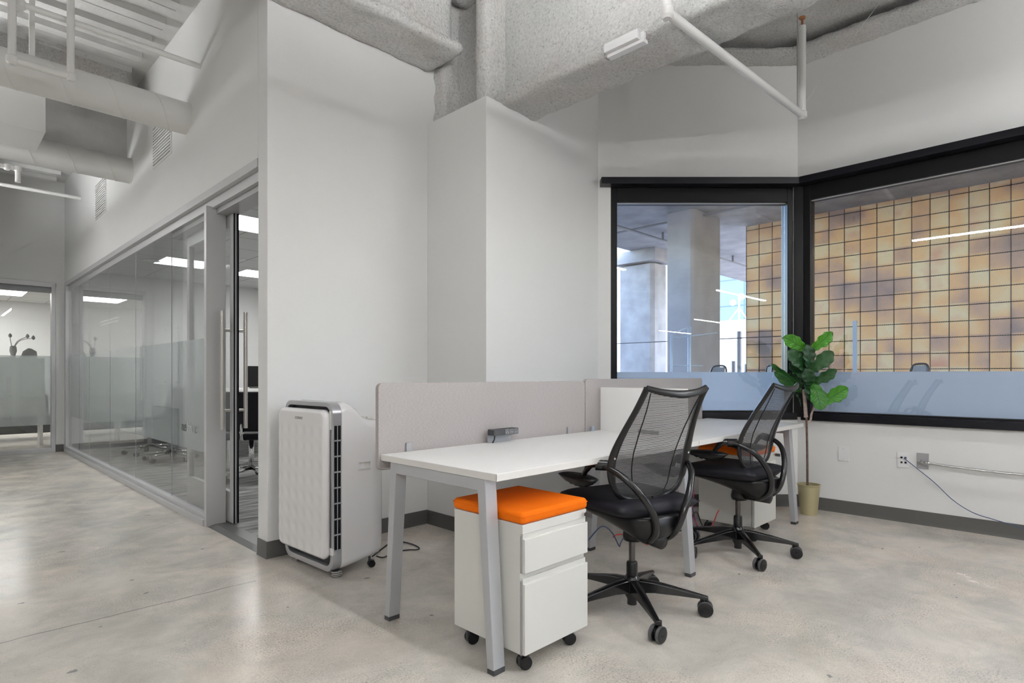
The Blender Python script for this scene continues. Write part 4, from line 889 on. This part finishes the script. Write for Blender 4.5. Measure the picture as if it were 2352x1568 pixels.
# round the corners of the panel in plan
def rc(p):
    Y0, Y1, Z0, Z1, r = 0.020, 0.542, 0.105, 0.905, 0.045
    y, z = p.y, p.z; cy = min(max(y, Y0 + r), Y1 - r); cz = min(max(z, Z0 + r), Z1 - r); dy, dz = y - cy, z - cz
    if dy and dz:
        m_ = max(abs(dy), abs(dz)); l = math.hypot(dy, dz); dy, dz = dy * m_ / l, dz * m_ / l
    return Vector((p.x, cy + dy, cz + dz))
mb.v = [rc(p) for p in mb.v]
pn = obj('front_panel', mb, 'white_plastic', ac, smooth=1)
obj('hinge_tab', MB().box((-0.004, 0.0, 0.13), (0.03, 0.03, 0.17)), 'white_plastic', ac, bevel=0.003)
obj('inner_post', MB().box((-0.004, 0.012, 0.80), (0.03, 0.03, 0.90)), 'cabinet', ac, bevel=0.003)
text('lettering', 'COWAY', 0.022, Matrix.Translation((-0.0385, 0.33, 0.845)) @ Matrix(((0, 0, -1, 0), (-1, 0, 0, 0), (0, 1, 0, 0), (0, 0, 0, 1))), 'letter_brand', pn)
mb = MB(); frame_rect(mb, lambda s, n, z: Vector((s, n, z)), 0.160, 0.238, 0.570, 0.612, 0.004, 0.004, 0.005, 0.005, -0.004, 0.004)
gh = obj('grip', mb, 'white_plastic', ac, bevel=0.002); obj('grip_recess', MB().box((0.164, 0.0055, 0.575), (0.234, 0.0125, 0.607)), 'cabinet', gh)
gh.location.y = 0.002
obj('outlet_flap', MB().obox((0.20, 0.05, 0.852), (0.04, 0, -0.005), (0, 0.42, 0), (0.0, 0, 0.014)).obox((0.25, 0.05, 0.843), (0.04, 0, -0.005), (0, 0.42, 0), (0.0, 0, 0.014)), 'cabinet', ac, bevel=0.003)
for y_ in (0.035, 0.47):
    mb = MB()
    for q in range(4): mb.lathe([(0.025, 0.001 + q * 0.0095), (0.029, 0.0025 + q * 0.0095), (0.029, 0.0075 + q * 0.0095), (0.025, 0.0095 + q * 0.0095)], (0.045, y_, 0), 22)
    obj('foot', mb, 'chrome', ac, smooth=True)
for y_ in (0.04, 0.48):
    a, b = MB(), MB(); caster(a, b, (0.27, y_, 0), 0.020, 0.01, 0.01, R(70), 0.062); c_ = obj('caster', b, 'dark_plastic', ac); obj('wheel', a, 'black_plastic', c_)
pc = obj('power_cord', MB().tube(bez([(1.90, 3.06, 0.008), (2.02, 3.15, 0.006), (2.13, 3.22, 0.006), (2.20, 3.20, 0.006), (2.22, 3.10, 0.006), (2.20, 3.00, 0.007), (2.165, 2.985, 0.007), (2.13, 3.02, 0.006), (2.05, 3.04, 0.006), (1.94, 3.00, 0.006), (1.88, 2.98, 0.03)], 8), 0.0042, 8), 'black_cable', smooth=True)
pc.parent = ac; pc.matrix_parent_inverse = (Matrix.Translation(ac.location) @ Matrix.Rotation(R(2.7), 4, 'Z')).inverted()

# ------------------------------------------------------------------ potted fiddle-leaf plant
PX = Vector((4.915, 1.585, 0))
pt = thing('potted_plant', 'tall fiddle-leaf plant with glossy green leaves in the window corner', 'plant', PX)
obj('pot', MB().lathe([(0.058, 0.0), (0.061, 0.002), (0.080, 0.225), (0.086, 0.230), (0.086, 0.236), (0.078, 0.236), (0.073, 0.17), (0.001, 0.165)], n=40), 'gold_pot', pt, smooth=True)
obj('soil', MB().lathe([(0.074, 0.155), (0.073, 0.172), (0.001, 0.175)], n=24), 'stem', pt, smooth=True)
def fr(a, b, c=0.0): return RT * a + UP * b - FW * c           # frontal frame, relative to the pot
obj('stem', MB().tube(bez([fr(-0.01, 0.16), fr(-0.012, 0.45), fr(-0.018, 0.75), fr(-0.022, 0.92), fr(-0.02, 1.1), fr(-0.01, 1.3)], 6), [0.0085] * 16 + [0.007] * 15, 12), 'stem', pt, smooth=True)
obj('stem', MB().tube(bez([fr(-0.017, 0.72), fr(0.012, 0.735), fr(0.022, 0.79), fr(0.042, 0.85), fr(0.04, 0.93)], 5), [0.008] * 21, 10), 'stem_wrap', pt, smooth=True)
obj('stem', MB().tube(bez([fr(-0.022, 0.76), fr(-0.028, 0.84), fr(-0.035, 0.92), fr(-0.042, 0.98)], 5), [0.0155, 0.015, 0.014, 0.014, 0.0145, 0.013, 0.013, 0.013, 0.0125, 0.012, 0.012, 0.0115, 0.011, 0.0105, 0.010, 0.008], 10), 'stem_wrap', pt, smooth=True)
def leaf(a0, b0, a1, b1, w_, c0=0.0, c1=0.02, tone=0.3, roll=0.0, droop=0.02):
    P0, P1 = fr(a0, b0, c0), fr(a1, b1, c1); ax = (P1 - P0); Ln = ax.length; ax.normalize()
    nr = (-FW + UP * 0.35); nr = (nr - ax * nr.dot(ax)).normalized(); nr = Matrix.Rotation(roll, 3, ax) @ nr; sd = ax.cross(nr)
    nu, nv = 26, 12; mb = MB(); mb.open = True
    uvs = []
    for j in range(nv + 1):
        for i in range(nu + 1):
            u, v = i / nu, j / nv; x = 2 * v - 1
            wd = w_ * (0.5 * math.sin(PI * min(1, u ** 0.9)) ** 0.6) * (0.52 + 0.62 * u ** 1.2) * (1 + 0.06 * math.sin(u * 26 + a0 * 90)) * (1 - 0.16 * math.exp(-((u - 0.38) / 0.12) ** 2))
            if u < 0.05: wd = 0.003 + wd * u / 0.05
            z = -droop * (u - 0.5) ** 2 * 4 + 0.20 * wd * (x * x) + 0.006 * math.sin(u * 24 + x * 2) * abs(x)
            mb.v.append(P0 + ax * (u * Ln) + sd * (x * wd) + nr * z); uvs.append((u, v))
    mb.f = [(j * (nu + 1) + i, j * (nu + 1) + i + 1, (j + 1) * (nu + 1) + i + 1, (j + 1) * (nu + 1) + i) for j in range(nv) for i in range(nu)]
    o = obj('leaf', mb, 'leaf', pt, smooth=1, solid=0.0012); ul = o.data.uv_layers.new(name='UVMap')
    for lp in o.data.loops: ul.data[lp.index].uv = uvs[lp.vertex_index]
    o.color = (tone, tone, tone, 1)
G = lambda px, py: ((px - 1860) * 0.00342, 1.09 - (py - 861.7) * 0.00342)
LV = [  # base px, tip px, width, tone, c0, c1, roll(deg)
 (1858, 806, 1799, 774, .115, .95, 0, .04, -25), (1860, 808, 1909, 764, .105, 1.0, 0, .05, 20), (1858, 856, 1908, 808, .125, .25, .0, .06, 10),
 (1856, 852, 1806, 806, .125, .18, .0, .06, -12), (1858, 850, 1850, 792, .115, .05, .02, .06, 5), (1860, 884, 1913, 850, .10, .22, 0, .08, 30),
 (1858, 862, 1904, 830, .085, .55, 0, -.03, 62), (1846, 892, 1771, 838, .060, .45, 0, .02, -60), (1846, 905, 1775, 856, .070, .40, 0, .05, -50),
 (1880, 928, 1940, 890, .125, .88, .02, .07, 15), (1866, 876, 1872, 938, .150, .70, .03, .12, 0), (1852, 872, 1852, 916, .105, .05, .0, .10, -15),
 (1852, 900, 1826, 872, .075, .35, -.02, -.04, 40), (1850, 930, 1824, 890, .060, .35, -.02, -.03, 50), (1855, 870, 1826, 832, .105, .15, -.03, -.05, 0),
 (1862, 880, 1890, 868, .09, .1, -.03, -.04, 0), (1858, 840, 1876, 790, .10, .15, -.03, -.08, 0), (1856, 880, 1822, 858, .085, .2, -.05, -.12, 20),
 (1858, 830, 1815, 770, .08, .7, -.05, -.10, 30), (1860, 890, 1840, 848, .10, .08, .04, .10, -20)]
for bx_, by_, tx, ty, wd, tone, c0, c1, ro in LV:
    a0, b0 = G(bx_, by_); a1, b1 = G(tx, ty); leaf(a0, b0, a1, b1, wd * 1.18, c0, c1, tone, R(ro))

# ------------------------------------------------------------------ wall plates, cables
t = thing('wall_plate', 'blank white wall plate low on the right wall beside the plant', 'wall plate', (XD, 1.36, 0.411))
obj('plate', MB().box((-0.006, 0, 0), (0, 0.078, 0.118)), 'white_plate', t, bevel=0.003)
obj('screw', MB().tube([(-0.0066, 0.039, 0.098), (-0.006, 0.039, 0.098)], 0.003, 8).tube([(-0.0066, 0.039, 0.02), (-0.006, 0.039, 0.02)], 0.003, 8), 'steel', t)
t = thing('data_outlet', 'white four-port network outlet with a blue cable plugged in', 'network outlet', (XD, 0.963, 0.405))
obj('plate', MB().box((-0.006, 0, 0), (0, 0.075, 0.115)), 'white_plate', t, bevel=0.003)
for a, b in ((0.021, 0.068), (0.046, 0.068), (0.021, 0.032), (0.046, 0.032)): obj('port', MB().box((-0.0068, a - 0.0065, b), (-0.0058, a + 0.0065, b + 0.013)), 'black_metal', t)
obj('plug', MB().box((-0.03, 0.0155, 0.066), (-0.0068, 0.0265, 0.078)), 'blue_cable', t, bevel=0.001)
t = thing('electrical_plate', 'grey metal electrical plate with a conduit elbow on the right wall', 'wall plate', (XD, 0.841, 0.408))
obj('plate', MB().box((-0.006, 0, 0), (0, 0.075, 0.115)), 'alu_dark', t, bevel=0.002)
el = obj('elbow', MB().tube(bez([(-0.005, 0.047, 0.058), (-0.035, 0.045, 0.056), (-0.045, 0.02, 0.053), (-0.045, -0.012, 0.050)], 6), 0.0115, 14), 'chrome', t, smooth=True)
obj('collar', MB().tube([(-0.045, 0.004, 0.051), (-0.045, -0.010, 0.050)], 0.015, 14).box((-0.049, -0.008, 0.030), (-0.041, 0.0, 0.04)), 'chrome', el, smooth=1)
cp = bez([(XD - 0.045, 0.835, 0.459), (XD - 0.048, 0.70, 0.449), (XD - 0.05, 0.50, 0.440), (XD - 0.05, 0.30, 0.438), (XD - 0.05, -0.2, 0.45), (XD - 0.04, -0.8, 0.44)], 40)
tag(obj('flexible_conduit', MB().tube(cp, [0.0088 + 0.0012 * (i % 2) for i in range(len(cp))], 12), 'chrome', smooth=True), 'ribbed metal conduit running along the right wall from the grey plate', 'conduit')
tag(obj('network_cable', MB().tube(bez([(XD - 0.03, 0.984, 0.475), (XD - 0.05, 0.93, 0.435), (XD - 0.07, 0.80, 0.33), (XD - 0.075, 0.69, 0.22), (XD - 0.07, 0.58, 0.15), (XD - 0.06, 0.46, 0.118), (XD - 0.06, 0.33, 0.09), (XD - 0.08, 0.10, 0.03), (XD - 0.1, -0.2, 0.004)], 10), 0.0032, 8), 'blue_cable', smooth=True), 'dark blue network cable drooping from the outlet down past the baseboard', 'cable')
# tangle under the desks
wires = [('blue_cable', [(2.60, 1.98, 0.18), (2.68, 1.95, 0.245), (2.78, 1.95, 0.19), (2.85, 1.95, 0.10), (2.88, 1.96, 0.11), (2.95, 1.97, 0.14), (3.05, 1.97, 0.12)], 'thin blue cable arching over the floor between the desk legs'),
         ('red_cable', [(2.86, 2.0, 0.14), (2.90, 1.99, 0.15), (3.0, 1.97, 0.13), (3.10, 1.95, 0.07), (3.15, 1.94, 0.05), (3.16, 1.94, 0.09)], 'thin red cable ending in a stripped tip near the chair column'),
         ('pink_cable', [(3.46, 1.93, 0.30), (3.54, 1.91, 0.37), (3.64, 1.90, 0.34), (3.65, 1.91, 0.22), (3.56, 1.91, 0.14), (3.48, 1.93, 0.18), (3.54, 1.95, 0.26), (3.68, 1.95, 0.18), (3.76, 1.93, 0.06), (3.84, 1.93, 0.01)], 'pink cable coiled in the tangle under the farther desk'),
         ('purple_cable', [(3.42, 1.95, 0.22), (3.50, 1.93, 0.28), (3.61, 1.93, 0.22), (3.64, 1.94, 0.13), (3.54, 1.95, 0.08), (3.46, 1.94, 0.14), (3.53, 1.92, 0.24), (3.66, 1.93, 0.29), (3.72, 1.94, 0.15), (3.80, 1.94, 0.01)], 'purple cable coiled in the tangle under the farther desk'),
         ('black_cable', [(3.39, 1.92, 0.10), (3.48, 1.92, 0.07), (3.60, 1.92, 0.09), (3.72, 1.92, 0.16), (3.80, 1.91, 0.05), (3.96, 1.91, 0.012)], 'black cable lying beneath the coloured wires under the desk'),
         ('red_cable', [(3.69, 1.81, 0.06), (3.75, 1.81, 0.10), (3.80, 1.81, 0.15), (3.83, 1.81, 0.17)], 'short red cable end sticking up beside the farther pedestal')]
for m_, pts, lb in wires:
    tag(obj('loose_cable', MB().tube(bez(pts, 8), 0.0038, 7), m_, smooth=True), lb, 'cable', 'loose cables under the desks')

# ------------------------------------------------------------------ meeting room contents
def panel_light(x, y_, z, w_, l_, label, group):
    t = thing('panel_light', label, 'ceiling light', (x, y_, z), 0, group)
    obj('diffuser', MB().box((-w_ / 2, -l_ / 2, -0.006), (w_ / 2, l_ / 2, -0.001)), 'panel_light', t)
    mb = MB(); frame_rect(mb, lambda s, n, q: Vector((s, q, n)), -w_ / 2 - 0.012, w_ / 2 + 0.012, -l_ / 2 - 0.012, l_ / 2 + 0.012, 0.012, 0.012, 0.012, 0.012, -0.009, 0); obj('frame', mb, 'white_plate', t)
for x, y_, lb in ((2.52, 8.75, 'square white ceiling panel light deep in the glazed room, seen through the glass'), (2.42, 6.05, 'square white ceiling panel light seen at the top of the door gap'), (3.60, 8.95, 'square white ceiling panel light at the back of the glazed room'), (3.6, 6.05, 'square white ceiling panel light hidden behind the blank wall')):
    panel_light(x, y_, 2.62, 0.60, 0.60, lb, 'meeting room ceiling lights')
panel_light(0.72, 14.05, 2.60, 1.25, 0.85, 'wide white ceiling panel light in the far office, left end', 'far office ceiling lights')
panel_light(-0.9, 12.3, 2.60, 1.2, 0.60, 'wide white ceiling panel light in the far office, out of sight to the left', 'far office ceiling lights')
tag(obj('smoke_detector', MB().lathe([(0.05, 0.0), (0.05, -0.015), (0.035, -0.03)], (2.95, 7.9, 2.62), 20), 'white_plate', smooth=True), 'small round ceiling detector between the panel lights of the glazed room', 'detector')
tag(obj('ceiling_speaker', MB().lathe([(0.11, 0.0), (0.11, -0.006), (0.09, -0.008)], (2.15, 8.9, 2.62), 28), 'duct_paint', smooth=True), 'round ceiling diffuser seen through the glass near the far wall', 'vent')
# low grey cabinet and glass board in the corridor niche (seen as reflections)
t = thing('glass_board', 'frameless glass board on standoffs, seen mirrored in the glazed wall', 'whiteboard', (0.41, 9.15, 0.95))
obj('board', MB().box((0.012, 0, 0), (0.020, 1.15, 0.85)), 'white_plate', t, bevel=0.002)
for a in (0.05, 0.575, 1.1):
    for b in (0.04, 0.81): obj('standoff', MB().tube([(-0.009, a, b), (0.03, a, b)], 0.01, 10), 'chrome', t, smooth=True)
tag(obj('low_cabinet', MB().box((0.41, 9.2, 0.0), (0.47, 10.3, 0.62)), 'grey_laminate', bevel=0.003), 'low grey panel standing against the corridor side wall', 'cabinet')
# desk with monitor in the door gap
t = thing('meeting_desk', 'white desk with cable shelf seen through the door gap', 'desk', (2.45, 6.9, 0.008))
obj('tabletop', MB().box((0, 0, 0.70), (0.9, 0.9, 0.73)), 'laminate', t, bevel=0.002)
obj('riser', MB().box((0.0, 0.45, 0.89), (0.9, 0.85, 0.92)).box((0, 0.45, 0.73), (0.02, 0.85, 0.89)).box((0.88, 0.45, 0.73), (0.9, 0.85, 0.89)), 'laminate', t, bevel=0.002)
obj('leg', MB().box((0.02, 0.1, 0), (0.07, 0.15, 0.70)), 'white_leg', t); obj('leg', MB().box((0.83, 0.1, 0), (0.88, 0.15, 0.70)), 'white_leg', t)
obj('leg', MB().box((0.02, 0.80, 0), (0.07, 0.85, 0.70)), 'white_leg', t); obj('leg', MB().box((0.83, 0.80, 0), (0.88, 0.85, 0.70)), 'white_leg', t)
t = thing('computer_monitor', 'black computer monitor on the white desk seen through the door gap', 'monitor', (2.99, 7.55, 0.928), R(10))
obj('screen', MB().box((-0.13, -0.015, 0.015), (0.35, 0.015, 0.28)), 'black_plastic', t, bevel=0.004); obj('stand', MB().box((-0.05, -0.06, 0), (0.25, 0.06, 0.012)), 'black_plastic', t)
for k, (m_, lb) in enumerate((('black_cable', 'black cable coiled on the white desk in the door gap'), ('blue_cable', 'blue cable coiled on the white desk in the door gap'))):
    pts = [(2.62 + k * 0.16 + 0.06 * math.cos(a * 1.3 + k) + a * 0.012, 7.05 + 0.06 * math.sin(a * 1.3 + k), 0.745 + 0.004 * a + 0.02 * abs(math.sin(a))) for a in [q * 0.7 for q in range(12)]]
    tag(obj('loose_cable', MB().tube(bez(pts, 4), 0.005, 6), m_, smooth=True), lb, 'cable', 'cables on the meeting desk')
def simple_chair(loc, rz, label, arm=True):
    t = thing('swivel_chair', label, 'office chair', loc, rz, 'black and chrome chairs in the glazed room')
    obj('seat', MB().box((-0.24, -0.24, 0.43), (0.24, 0.24, 0.50)), 'black_fabric', t, bevel=0.03, seg=4)
    obj('backrest', MB().hexa([(-0.23, -0.27, 0.52), (0.23, -0.27, 0.52), (0.23, -0.22, 0.52), (-0.23, -0.22, 0.52), (-0.21, -0.34, 0.92), (0.21, -0.34, 0.92), (0.21, -0.30, 0.92), (-0.21, -0.30, 0.92)]), 'black_fabric', t, bevel=0.02, seg=3)
    obj('column', MB().tube([(0, 0, 0.10), (0, 0, 0.43)], 0.025, 12).tube([(0, -0.2, 0.44), (0, -0.28, 0.44), (0, -0.28, 0.6)], 0.018, 8), 'chrome', t, smooth=1)
    for k in range(5):
        a = 2 * PI * k / 5 + 0.4; d = Vector((math.cos(a), math.sin(a), 0)); obj('leg', MB().tube([d * 0.02 + UP * 0.12, d * 0.31 + UP * 0.085], [0.022, 0.014], 8), 'chrome', t, smooth=1)
        wh, fk = MB(), MB(); caster(wh, fk, d * 0.30, 0.030, 0.014, 0.014, a + 1.2, 0.085); c_ = obj('caster', fk, 'steel', t); obj('wheel', wh, 'black_plastic', c_, bevel=0.002)
    return t
sc0 = simple_chair((2.42, 6.22, 0.008), R(-40), 'black fabric swivel chair with chrome base just inside the door gap')
dup(sc0, (2.22, 9.25, 0.008), R(60), 'chrome-based swivel chair in the glazed room, left of the lettering')
dup(sc0, (2.24, 8.35, 0.008), R(120), 'chrome-based swivel chair in the glazed room, below the lettering')
t = thing('meeting_table', 'long grey table at the back of the glazed room', 'table', (2.72, 8.15, 0.008))
obj('tabletop', MB().box((0, 0, 0.70), (1.1, 2.1, 0.735)), 'grey_laminate', t, bevel=0.002)
for a, b in ((0.1, 0.1), (1.0, 0.1), (0.1, 2.0), (1.0, 2.0)): obj('leg', MB().box((a - 0.03, b - 0.03, 0), (a + 0.03, b + 0.03, 0.70)), 'white_leg', t)
# far office contents
t = thing('sofa', 'low dark sofa behind the frosted far door', 'sofa', (-0.6, 12.6, 0))
obj('seat', MB().box((0, 0, 0.12), (2.2, 0.75, 0.42)), 'sofa', t, bevel=0.03); obj('backrest', MB().box((0, 0.6, 0.42), (2.2, 0.8, 0.75)), 'sofa', t, bevel=0.03)
t = thing('shelf_unit', 'low white shelf unit behind the far glass door', 'shelf', (0.6, 11.55, 0))
obj('body', MB().box((0, 0, 0.5), (0.75, 0.30, 1.36)), 'cabinet', t, bevel=0.003); obj('leg', MB().box((0.02, 0.02, 0), (0.06, 0.28, 0.5)), 'white_leg', t); obj('leg', MB().box((0.69, 0.02, 0), (0.73, 0.28, 0.5)), 'white_leg', t)
t = thing('bud_vase', 'small patterned vase holding three curled buds behind the far door', 'vase', (0.985, 11.68, 1.36))
obj('vase', MB().lathe([(0.035, 0), (0.028, 0.04), (0.045, 0.10), (0.04, 0.16), (0.03, 0.18)], n=16), 'cabinet_dark', t, smooth=True)
for pts in ([(0, 0, 0.1), (-0.03, 0, 0.25), (-0.035, 0, 0.33)], [(0, 0, 0.12), (0.05, 0, 0.25), (0.17, 0, 0.33)], [(0, 0, 0.12), (0.08, 0, 0.26), (0.24, 0, 0.31)]):
    b = obj('stalk', MB().tube(bez(pts, 6), 0.005, 6), 'cabinet_dark', t, smooth=True)
    e = Vector(pts[-1]); obj('bud', MB().lathe([(0.004, -0.03), (0.022, -0.01), (0.022, 0.015), (0.004, 0.04)], e, 10), 'cabinet_dark', b, smooth=True)
tag(obj('paper_bag', MB().prism([(1.07, 11.62, 1.36), (1.27, 11.62, 1.36), (1.26, 11.62, 1.46), (1.20, 11.62, 1.50), (1.16, 11.62, 1.51), (1.10, 11.62, 1.46)], (0, 0.08, 0)), 'cabinet_dark', bevel=0.006), 'dark rounded lump next to the vase behind the far door', 'bag')

# ------------------------------------------------------------------ outside the windows
TZ0 = 0.35
struct('floor_terrace', MB().box((XD + T + 0.02, -14, TZ0 - 0.2), (30, 11, TZ0)).box((4.62, 3.2, TZ0 - 0.2), (XD + T + 0.02, 11, TZ0)), 'concrete_light')
struct('ceiling_soffit', MB().box((XD + T + 0.02, -14, 4.65), (15.4, 9.4, 4.9)).box((15.4, 5.95, 4.65), (26, 9.4, 4.9)).box((4.7, 3.3, 4.65), (XD + T + 0.02, 9.4, 4.9)), 'concrete')
tag(obj('concrete_column', MB().prism([(11.56, 6.10, TZ0), (11.66, 6.02, TZ0), (12.8, 6.02, TZ0), (12.88, 6.1, TZ0), (12.88, 6.65, TZ0), (11.56, 6.65, TZ0)], (0, 0, 4.3)), 'concrete_light', bevel=0.01), 'large square concrete column outside the front window, nearest one', 'column')
cc = thing('concrete_column', 'concrete column with flared capital outside at the left of the window', 'column', (14.43, 8.74, TZ0))
obj('shaft', MB().prism([(0, 0.1, 0), (0.1, 0, 0), (0.70, 0, 0), (0.7, 1.1, 0), (0, 1.1, 0)], (0, 0, 3.9)), 'concrete', cc, bevel=0.01)
obj('capital', MB().box((-0.15, -0.15, 3.95), (0.9, 1.25, 4.3)), 'concrete', cc, bevel=0.01)
ws = thing('woven_screen', 'tall woven copper-coloured screen of square panels outside both windows', 'screen', (13.9, 5.88, TZ0))
obj('panels', MB().box((0, -14.8, 0), (0.03, 0, 4.295)), 'woven', ws)
mb = MB()
z = TZ0 + 0.0
for k in range(15): zz = 1.82 + 0.302 * (k - 5) - TZ0; mb.box((-0.014, -14.8, zz - 0.007), (-0.002, 0, zz + 0.007)) if zz < 4.3 else None
for k in range(50): yy = -0.302 * k; mb.box((-0.014, yy - 0.006, 0), (-0.002, yy + 0.006, 4.29))
obj('grid_bars', mb, 'black_metal', ws)
tag(obj('ladder_rack', MB().tube([(0, 0, 0), (0, 0, 1.42)], 0.02, 8).tube([(0.24, -0.19, 0), (0.24, -0.19, 1.55)], 0.03, 8).tube([(0, 0, 0.55), (0.6, -0.5, 0.55)], 0.012, 6).tube([(0, 0, 1.35), (0.6, -0.5, 1.45)], 0.012, 6).tube([(0, 0, 1.42), (0.24, -0.19, 1.55)], 0.012, 6).tube([(0, 0, 0.9), (0.4, -0.35, 0.9)], 0.012, 6), 'steel_blue', smooth=1), 'pale blue steel rack standing on the terrace between the columns', 'rack')
bpy.data.objects['ladder_rack'].location = (8.75, 4.95, TZ0)
tag(obj('terrace_post', MB().box((12.4, 3.16, TZ0), (12.47, 3.22, 2.12)), 'steel_blue'), 'pale blue post in front of the woven screen', 'post')
mb = MB()
for z_ in (0.85, 1.15, 1.95): mb.tube([(13.3, 4.2, z_), (13.3, 9.2, z_)], 0.012, 6)
cr_ = thing('cable_railing', 'thin cable railing along the terrace edge', 'railing', (13.3, 4.2, TZ0)); obj('cables', rel(mb, (13.3, 4.2, TZ0)), 'dark_plastic', cr_)
for q in (0, 2.5, 5.0): obj('post', MB().box((-0.02, q - 0.02, 0), (0.02, q + 0.02, 1.7)), 'dark_plastic', cr_)
for x_, y_, h_, r_, lb in ((15.2, 6.62, 1.9, 0.06, 'tall grey pole outside between the column and the screen'), (14.4, 6.42, 1.1, 0.05, 'short grey pole outside beside the tall pole'), (16.0, 6.72, 1.05, 0.10, 'stubby grey bollard pipe outside next to the screen edge')):
    tag(obj('steel_pole', MB().tube([(x_, y_, TZ0), (x_, y_, TZ0 + h_)], r_, 12), 'grey_tread', smooth=True), lb, 'pole')
def patio_chair(loc, rz, label):
    t = thing('patio_chair', label, 'outdoor chair', loc, rz, 'dark patio chairs on the terrace')
    obj('seat', MB().box((-0.2, -0.2, 0.42), (0.2, 0.2, 0.46)), 'dark_plastic', t, bevel=0.01)
    pts = bez([(-0.17, 0.2, 0.46), (-0.18, 0.24, 0.75), (-0.14, 0.26, 0.88), (0, 0.27, 0.905), (0.14, 0.26, 0.88), (0.18, 0.24, 0.75), (0.17, 0.2, 0.46)], 6)
    obj('back_frame', MB().tube(pts, 0.016, 8), 'black_plastic', t, smooth=True)
    obj('backrest', MB().hexa([(-0.16, 0.215, 0.55), (0.16, 0.215, 0.55), (0.16, 0.225, 0.55), (-0.16, 0.225, 0.55), (-0.13, 0.255, 0.88), (0.13, 0.255, 0.88), (0.13, 0.265, 0.88), (-0.13, 0.265, 0.88)]), 'dark_plastic', t)
    for a, b in ((-.18, -.18), (.18, -.18), (-.18, .18), (.18, .18)): obj('leg', MB().tube([(a, b, 0), (a * 0.9, b * 0.9, 0.43)], 0.012, 6), 'black_plastic', t)
    return t
p0 = patio_chair((9.85, 1.93, TZ0), R(225), 'dark patio chair outside, its back showing above the frosted band of the right window')
dup(p0, (9.6, 3.95, TZ0), R(215), 'dark patio chair outside, low against the woven screen in the front window')
dup(p0, (9.35, 4.62, TZ0), R(250), 'dark patio chair outside in the bright gap beside the big column')
# buildings and antenna
wb = tag(obj('white_building', MB().box((40, 13.5, -10), (52, 26, 4.95)), 'white_render'), 'bright white low building seen through the gap outside', 'building')
an = thing('roof_antenna', 'white dish antenna mast on the white building roof', 'antenna', (40.6, 17.7, 4.95))
obj('mast', MB().tube([(0, 0, 0), (0, 0, 1.7)], 0.06, 8).tube([(-0.5, 0.5, 0), (0, 0, 0.9)], 0.04, 6).tube([(0.3, -0.5, 0), (0, 0, 0.9)], 0.04, 6), 'white_render', an)
obj('dish', MB().lathe([(0.02, 0.0), (0.22, 0.06), (0.25, 0.12)], (-0.1, -0.25, 1.6), 20, M=Matrix.Rotation(R(-80), 3, 'Y')), 'white_render', an, smooth=1)
obj('dish', MB().lathe([(0.02, 0.0), (0.20, 0.06), (0.23, 0.12)], (-0.1, 0.35, 1.25), 20, M=Matrix.Rotation(R(-80), 3, 'Y')), 'white_render', an, smooth=1)
tag(obj('glass_building', MB().box((75, 20, -20), (95, 60, 60)), 'tower_glass'), 'pale blue glass tower seen beyond the white building', 'building')
tag(obj('apartment_building', MB().box((32, 20.5, -20), (38, 30, 22)), 'tower_windows'), 'pale building with rows of windows in a sliver at the left window edge', 'building')
pipe_thing('soffit_pipe', 'dark pipe hung below the outdoor soffit', 'pipe', [((9.0, 7.6, 4.45), (22.0, 7.6, 4.45)), ((10.5, 7.6, 4.45), (10.5, 7.6, 4.65)), ((13.0, 7.6, 4.45), (13.0, 7.6, 4.65)), ((17.0, 7.6, 4.45), (17.0, 7.6, 4.65))], 0.03, 'grey_tread')
pipe_thing('soffit_pipe', 'thin grey conduit crossing the outdoor soffit', 'pipe', [((12.0, 9.2, 4.58), (12.0, 1.0, 4.58))], 0.025, 'grey_tread')
